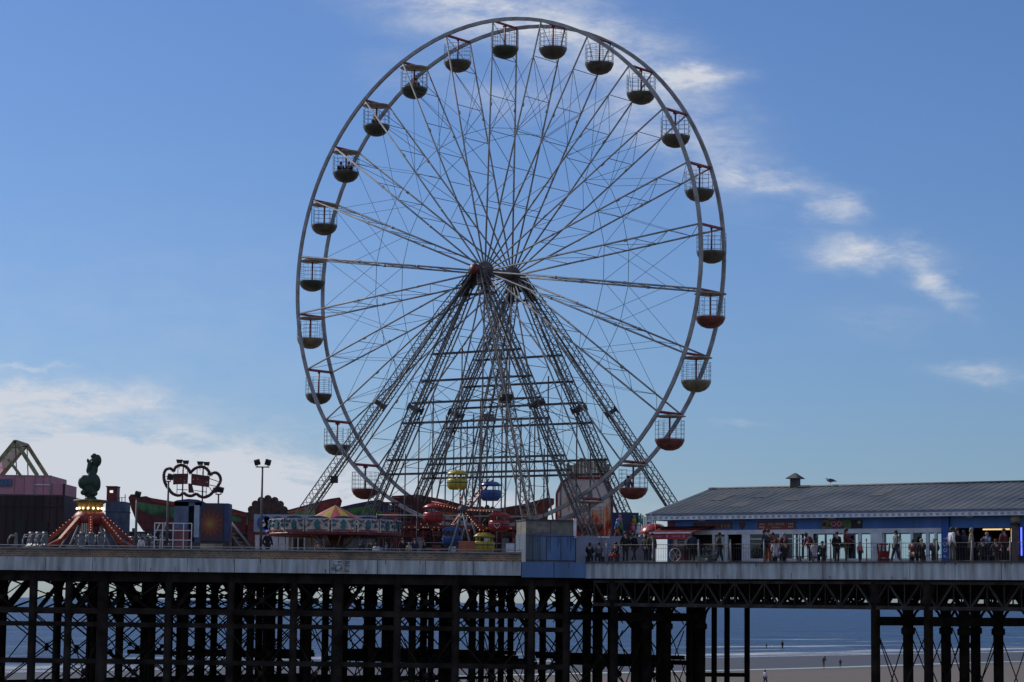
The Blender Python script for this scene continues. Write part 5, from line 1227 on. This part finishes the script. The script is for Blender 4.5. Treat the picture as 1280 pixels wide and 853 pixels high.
t = thing('generator_box', 'dark brown machinery box low beside the access steps', 'box', on_deck(292, 138)); mb = MB(); mb.b2((0, 0, 0), (1.1, 1, 1.2), mat('brown cabinet', (.09, .06, .05), .6, 0, .3)); mb.build('cabinet', t); mb = MB(); mb.b2((.1, -.02, .2), (.5, 0, 1.0), dgrey); mb.build('door', t)
rr_ = random.Random(21)
for px, w, h_, c, lab in ((82, 34, .7, grey, 'grey low control desk in front of the spinning ride'), (148, 20, .55, darkred, 'dark red box at the right foot of the spinning ride'), (632, 12, 1.1, offw, 'white cabinet right of the small wheel'), (643, 9, 1.6, dgrey, 'dark upright cabinet beside the kiosk'), (540, 10, .9, darkred, 'dark red cabinet behind the blue tub'), (462, 16, .8, blue_f, 'blue low stall counter between roundabout and small wheel')):
    Yd = 130.5; K = Yd/F; t = thing('ride_cabinet', lab, 'cabinet', on_deck(px, Yd)); mb = MB(); mb.b2((0, 0, 0), (w*K, .7, h_), c); mb.build('body', t); mb = MB(); mb.b2((-.03, -.03, h_), (w*K+.03, .73, h_+.05), dgrey); mb.build('top', t)
# ================================================================ PEOPLE
def joints(pose, ph=0):
    if pose == 'sit':
        return dict(pel=(0, 0, .50), wa=(0, .02, .68), ch=(0, .0, .92), nk=(0, -.03, 1.10), hd=(0, -.05, 1.20), tp=(0, -.04, 1.30), sl=(-.18, 0, 1.02), sr=(.18, 0, 1.02), el=(-.23, -.1, .78), er=(.23, -.1, .78), wl=(-.14, -.3, .66), wr=(.14, -.3, .66), hl=(-.09, .0, .5), hr=(.09, .0, .5), kl=(-.12, -.43, .5), kr=(.12, -.43, .5), al=(-.12, -.42, .09), ar=(.12, -.42, .09), tl=(-.12, -.58, .04), tr=(.12, -.58, .04))
    s = .22 if pose == 'walk' else .03
    L = dict(pel=(0, 0, .95), wa=(0, .01, 1.10), ch=(0, 0, 1.30), nk=(0, -.01, 1.50), hd=(0, -.03, 1.60), tp=(0, -.02, 1.70), sl=(-.19, 0, 1.42), sr=(.19, 0, 1.42), el=(-.25, .04+s*.4, 1.14), er=(.25, .04-s*.4, 1.14), wl=(-.24, -.06+s*.6, .90), wr=(.24, -.08-s*.6, .90), hl=(-.09, 0, .92), hr=(.09, 0, .92), kl=(-.10, -.02-s*.5, .50), kr=(.10, -.02+s*.4, .50), al=(-.10, -s, .09), ar=(.10, s, .09+(.05 if s > .1 else 0)), tl=(-.11, -s-.16, .04), tr=(.11, s-.15, .04))
    if pose == 'rail': L.update(el=(-.24, -.2, 1.15), er=(.24, -.2, 1.15), wl=(-.12, -.38, 1.1), wr=(.12, -.38, 1.1))
    if pose == 'stoop': L.update(ch=(0, -.14, 1.26), nk=(0, -.26, 1.38), hd=(0, -.34, 1.43), tp=(0, -.38, 1.52), sl=(-.18, -.18, 1.32), sr=(.18, -.18, 1.32), el=(-.22, -.25, 1.05), er=(.22, -.25, 1.05), wl=(-.14, -.4, .9), wr=(.14, -.4, .9))
    return L
PC = {}
def pmesh(pose, part):
    if (pose, part) in PC: return PC[pose, part]
    J = joints(pose)
    body = dict(pel=.115, wa=.105, ch=.125, nk=.055, hd=.085, tp=.06, sl=.06, sr=.06, el=.042, er=.042, wl=.03, wr=.03, hl=.085, hr=.085, kl=.058, kr=.058, al=.04, ar=.04, tl=.035, tr=.035)
    if part == 'body': ks = list(body); ex = 0
    elif part == 'coat': ks = ['pel', 'wa', 'ch', 'sl', 'sr', 'el', 'er', 'wl', 'wr']; ex = .028
    elif part == 'trousers': ks = ['pel', 'hl', 'hr', 'kl', 'kr', 'al', 'ar']; ex = .022
    eds = [('pel', 'wa'), ('wa', 'ch'), ('ch', 'nk'), ('nk', 'hd'), ('hd', 'tp'), ('ch', 'sl'), ('ch', 'sr'), ('sl', 'el'), ('el', 'wl'), ('sr', 'er'), ('er', 'wr'), ('pel', 'hl'), ('hl', 'kl'), ('kl', 'al'), ('al', 'tl'), ('pel', 'hr'), ('hr', 'kr'), ('kr', 'ar'), ('ar', 'tr')]
    if part == 'body':
        for s, w, e in (('L', 'wl', 'el'), ('R', 'wr', 'er')):
            d = (Vector(J[w])-Vector(J[e])).normalized(); J['h'+s] = tuple(Vector(J[w])+d*.09); body['h'+s] = .033; ks.append('h'+s); eds.append((w, 'h'+s))
    js = [(*J[k], (body[k]+ex)*(1.25 if k in ('pel', 'wa', 'ch') else 1), body[k]+ex) for k in ks]
    es = [(ks.index(a), ks.index(b)) for a, b in eds if a in ks and b in ks]
    o = skinned(part, js, es, skin, None, 1); me = o.data; bpy.data.objects.remove(o); PC[pose, part] = me; return me
def hair_mesh(pose):
    if (pose, 'h') in PC: return PC[pose, 'h']
    J = joints(pose); h = Vector(J['hd']); mb = MB(); mb.ball(h+Vector((0, .025, .055)), .105, hairm, 10, (1, 1.05, .95)); mb.ball(h+Vector((0, .06, -.03)), .085, hairm, 8)
    o = mb.build('hair'); me = o.data; bpy.data.objects.remove(o); PC[pose, 'h'] = me; return me
def person(loc, rz, pose, coat, trou, label, h=1.0, hair=None, group=None):
    t = thing('person', label, 'person', loc, rz, group); t.scale = (h, h, h)
    def part(name, me, m, sc=1):
        me = me.copy(); me.materials.clear(); me.materials.append(m); me.polygons.foreach_set('material_index', [0]*len(me.polygons)); o = bpy.data.objects.new(name, me); COL.objects.link(o); o.parent = t; return o
    part('body', pmesh(pose, 'body'), skin); part('coat', pmesh(pose, 'coat'), cloth[coat]); part('trousers', pmesh(pose, 'trousers'), cloth[trou]); part('hair', hair_mesh(pose), hair or hairm)
    return t
g1 = 'people along the railing'
ppl = [ # px, depth offset (n), facing, pose, coat, trousers, label, height, hair
 (737, 1.0, 3.0, 'sit', 'black', 'black', 'person in black sitting at the left end of the railing beside the blue kiosk', 1.0, None),
 (748.5, 1.0, 3.3, 'sit', 'grey', 'black', 'person in grey sitting next to the blackest figure by the kiosk', 1.03, None),
 (770, 1.6, -.9, 'sit', 'black', 'red', 'seated person with red trousers in front of the hoarding', 1.05, None),
 (781.5, 1.3, .4, 'stand', 'black', 'black', 'tall person in black standing before the hoarding', .98, None),
 (807, 1.8, 2.4, 'stand', 'black', 'navy', 'slim person in black under the left side of the red parasol', .88, None),
 (814.5, 1.6, .2, 'stand', 'olive', 'black', 'person in dark olive coat under the red parasol pole', .93, None),
 (955.5, .9, 1.2, 'rail', 'navy', 'black', 'person in navy reaching an arm out left of the group by the ice cream sign', 1.0, None),
 (960, 1.4, .3, 'stand', 'brown', 'orange', 'person with brown coat and rust trousers in the group below the ice cream sign', 1.0, None),
 (966, 2.2, -.4, 'stand', 'red', 'black', 'person in dark red top partly behind the white shirted sitter', .92, None),
 (969.5, .8, 3.2, 'sit', 'white', 'lilac', 'person in pale shirt seated with back turned below the ice cream sign', 1.07, hairm),
 (981.5, .9, 3.4, 'sit', 'black', 'black', 'dark dressed person seated just right of the pale shirt below the sign', 1.06, None),
 (980, 1.9, .5, 'stand', 'maroon', 'black', 'person with sunglasses in maroon standing behind the dark seated figure', .9, hairg),
 (1014, 1.6, -1.2, 'stoop', 'maroon', 'black', 'stooping person in maroon beside the white window pillar', .98, None),
 (1018.5, .8, 2.9, 'sit', 'lilac', 'lilac', 'person in pale lilac top seated with sunlit shoulder below the picture signs', 1.02, hairm),
 (1028, .9, 3.2, 'sit', 'black', 'black', 'broad black jacketed seated person right of the lilac top', 1.0, None),
 (1057.5, 1.1, 1.2, 'rail', 'maroon', 'olive', 'person in maroon and olive facing left at the railing below the black picture', 1.0, None),
 (1075, 1.7, .6, 'stand', 'pink', 'navy', 'small child in pink by the window left of the red folding board', .62, None),
 (1141, .8, 2.6, 'sit', 'maroon', 'tan', 'long haired person in dark maroon seated first right of the red folding board', 1.04, None),
 (1152, .8, 3.3, 'sit', 'black', 'black', 'grey haired person in black seated second right of the red folding board', 1.07, hairg),
 (1168, .9, 2.9, 'sit', 'navy', 'black', 'balding person in navy seated third right of the red folding board', 1.08, hairg),
 (1190, 1.2, 1.9, 'stand', 'white', 'grey', 'person in bright white t-shirt standing by the blue POOL pillar', 1.0, None),
 (1196.5, 1.9, .8, 'stand', 'black', 'black', 'dark figure standing just right of the white t-shirt', 1.0, None),
 (1214.5, 1.5, 1.3, 'stand', 'tan', 'tan', 'person in tan coat standing in the arcade opening', .98, hairg),
 (1228, .9, 3.1, 'sit', 'black', 'black', 'black clad person seated below the amber light of the arcade', 1.05, None),
 (1234, 1.7, -.6, 'rail', 'blue', 'navy', 'person in pale blue top leaning over between two seated dark figures', .86, hairg),
 (1245, .9, 3.3, 'sit', 'black', 'black', 'right hand one of two black clad seated figures at the arcade', 1.02, None),
 (792, 2.4, .9, 'walk', 'black', 'navy', 'person in black walking past the hoarding left of the parasol', .95, None),
 (865, 2.2, 3.0, 'stand', 'navy', 'black', 'person in navy at the teal counter with back turned', .95, None),
 (899, 2.6, 1.4, 'walk', 'olive', 'black', 'person in olive walking past the pale door', .95, None),
 (1046, 1.9, .4, 'stand', 'black', 'black', 'person in black standing left of the maroon and olive one', .92, None),
 (1120, 2.3, -1.3, 'walk', 'grey', 'navy', 'person in grey walking right of the red folding board', .95, None),
 (1205, 2.0, 2.2, 'stand', 'navy', 'black', 'person in navy between the dark figure and the tan coat', .92, None),
 (1255, 1.6, .7, 'stand', 'maroon', 'black', 'person in maroon at the right side of the arcade opening', .95, None),
]
for px, dn, rz, pose, c, tr, lab, h, hr in ppl:
    n = NE+.25+dn; person(P(uu(px, n), n), rz-.0, pose, c, tr, lab, h*(.8 if pose == 'sit' else .97), hr, g1)
# people behind the left parapet
left = [(334, 127.6, .6, 'walk', 'black', 'black', 'lone dark haired person walking before the white stall', .86),
 (397, 128.5, .2, 'sit', 'brown', 'black', 'dark figure below the left rim of the roundabout', .75), (452, 129, 2.8, 'stand', 'black', 'navy', 'person in black under the right side of the roundabout', .62),
 (463, 129.2, .4, 'stand', 'olive', 'black', 'person in olive between the roundabout and the near wheel leg', .66), (470, 128, 3, 'sit', 'white', 'blue', 'pale topped child low behind the parapet right of the roundabout', .72),
 (483, 129.5, 1.5, 'stand', 'blue', 'navy', 'person in blue right of the roundabout boards', .6), (503, 128.4, .2, 'stand', 'black', 'black', 'taller dark figure left of the blond head behind the parapet', .72),
 (511, 127.9, 3.0, 'stand', 'tan', 'grey', 'blond person close behind the parapet left of the blue tub', .57), (518, 128.8, .1, 'stand', 'navy', 'black', 'dark figure just right of the blond person', .72), (530, 129.2, 1.1, 'stand', 'black', 'black', 'person in black beside the blue tub', .66),
 (176, 126.2, .1, 'stand', 'white', 'grey', 'small pale figure at the parapet right of the spinning ride', .62)]
for px, Yd, rz, pose, c, tr, lab, h in left: person(on_deck(px, Yd), rz, pose, c, tr, lab, h, hairg if px in (511,) else None, 'people behind the left parapet')
# on the beach
def sandpt(px, py):
    d = ray(px, py); k = -CAMZ/d.z; return Vector((d.x*k, d.y*k, 0))
for px, py, rz, pose, c, tr, lab, h in ((956.5, 858, 2.2, 'walk', 'lilac', 'navy', 'person in grey top nearest on the sand at the bottom edge', .95), (1029.5, 834.5, .5, 'stoop', 'navy', 'grey', 'adult bending over at the wet sand beyond the pier', .95),
        (1050.5, 834, -.3, 'stand', 'maroon', 'black', 'small child standing right of the bending adult on the sand', .62), (978, 812, .6, 'stand', 'black', 'black', 'tiny figure paddling at the edge of the surf', .95), (958, 811, .1, 'stoop', 'black', 'black', 'tiny crouched figure left of the paddler in the surf', .6)):
    q = sandpt(px, py); person(q, rz, pose, c, tr, lab, h, None, 'people on the beach')
# riders in gondolas
gl = {o['label']: o for o in bpy.data.objects if o.name.startswith('gondola')}
for k, dx, c, lab in ((-2, .1, 'brown', 'person in brown riding in the gondola second anticlockwise from the top'), (-3, -.1, 'black', 'dark rider in the gondola third anticlockwise from the top'), (-4, -.35, 'navy', 'rider in navy leaning in the gondola fourth anticlockwise from the top'), (-4, .15, 'black', 'second rider in black in the gondola fourth anticlockwise from the top'), (10, -.3, 'grey', 'rider in grey in the lowest red gondola on the right')):
    a = PH+k*DP; q = C0+U*(math.sin(a)*R)+Vector((0, 0, HUBZ+math.cos(a)*R)); person(q+Vector((dx, .25, -2.02)), .3, 'sit', c, 'black', lab, .95, None, 'riders in the gondolas')
# ================================================================ small extras
# benches under the seated people by the railing
bench_t = None
for (a, b) in ((732, 774), (965, 1033), (1136, 1173), (1224, 1250)):
    n = NE+.25+.95; ua, ub = uu(a, n), uu(b, n)
    t = thing('bench', 'dark slatted bench under the seated people %s' % {732: 'beside the kiosk', 965: 'below the ice cream sign', 1136: 'right of the red folding board', 1224: 'at the arcade'}[a], 'bench', P(ua, n), RZ, 'benches along the railing')
    t.scale = (1, 1, .8)
    mb = MB(); 
    for y in (-.15, .0, .15): mb.b2((0, y-.06, .40), (ub-ua, y+.06, .43), dgrey)
    mb.build('seat', t)
    for x in (.15, (ub-ua)/2, ub-ua-.15):
        mb = MB(); mb.b2((x-.03, -.18, 0), (x+.03, .18, .395), dgrey); mb.build('leg', t)
# prize wheel, small table and litter bin near the awning
for px, dn, lab, nm, cat_ in ((857, 1.3, 'round cream wheel stand under the red awning', 'wheel_stand', 'wheel'),):
    n = NE+dn; t = thing(nm, lab, cat_, P(uu(px-13, n), n), RZ); mb = MB(); mb.lathe([(.30, -.02), (.36, -.02), (.36, .02), (.30, .02), (.30, -.02)], (0, 0, .42), grey, 20, Ry); mb.build('rim', t)
    mb = MB()
    for i in range(6): a = i*PI/3; mb.tube((0, 0, .42), (math.cos(a)*.33, 0, .42+math.sin(a)*.33), .012, cream, 4)
    mb.build('spoke', t); mb = MB(); mb.tube((-.3, 0, 0), (0, 0, .42), .02, steel, 4); mb.tube((.3, 0, 0), (0, 0, .42), .02, steel, 4); mb.build('stand', t)
n = NE+2.6; t = thing('cafe_counter', 'small red and black stall cupboard under the red awning', 'cupboard', P(uu(842, n), n), RZ)
mb = MB(); mb.b2((0, 0, 0), (.62, .5, .9), darkred); mb.b2((-.03, -.03, .9), (.65, .53, .95), grey); mb.build('body', t); mb = MB(); mb.b2((.06, -.02, .5), (.56, 0, .78), black); mb.build('door', t)
n = NE+1.6; t = thing('round_bush_planter', 'rounded dark blue grey bush in a pot beside the pale door', 'plant', P(uu(888, n), n))
mb = MB(); rr_ = random.Random(9)
lf = mat('blue grey leaves', (.05, .07, .09), .7, 0, .3, 8)
for i in range(900):
    a, b_ = rr_.uniform(0, 2*PI), rr_.uniform(-1, 1); rad = rr_.uniform(.25, .46); c = Vector((math.cos(a)*math.sqrt(1-b_*b_), math.sin(a)*math.sqrt(1-b_*b_), b_))*rad+Vector((0, 0, .52))
    R_ = Euler((rr_.uniform(0, 6), rr_.uniform(0, 6), rr_.uniform(0, 6))).to_matrix(); mb.add([c+R_@Vector(v) for v in ((-.03, 0, 0), (0, -.02, 0), (.03, 0, 0), (0, .02, 0))], [(0, 1, 2, 3)], lf)
mb.build('foliage', t); mb = MB(); mb.lathe([(0, 0), (.22, 0), (.27, .25), (0, .25)], (0, 0, 0), dgrey, 12); mb.build('pot', t)
S.render.engine = 'CYCLES'
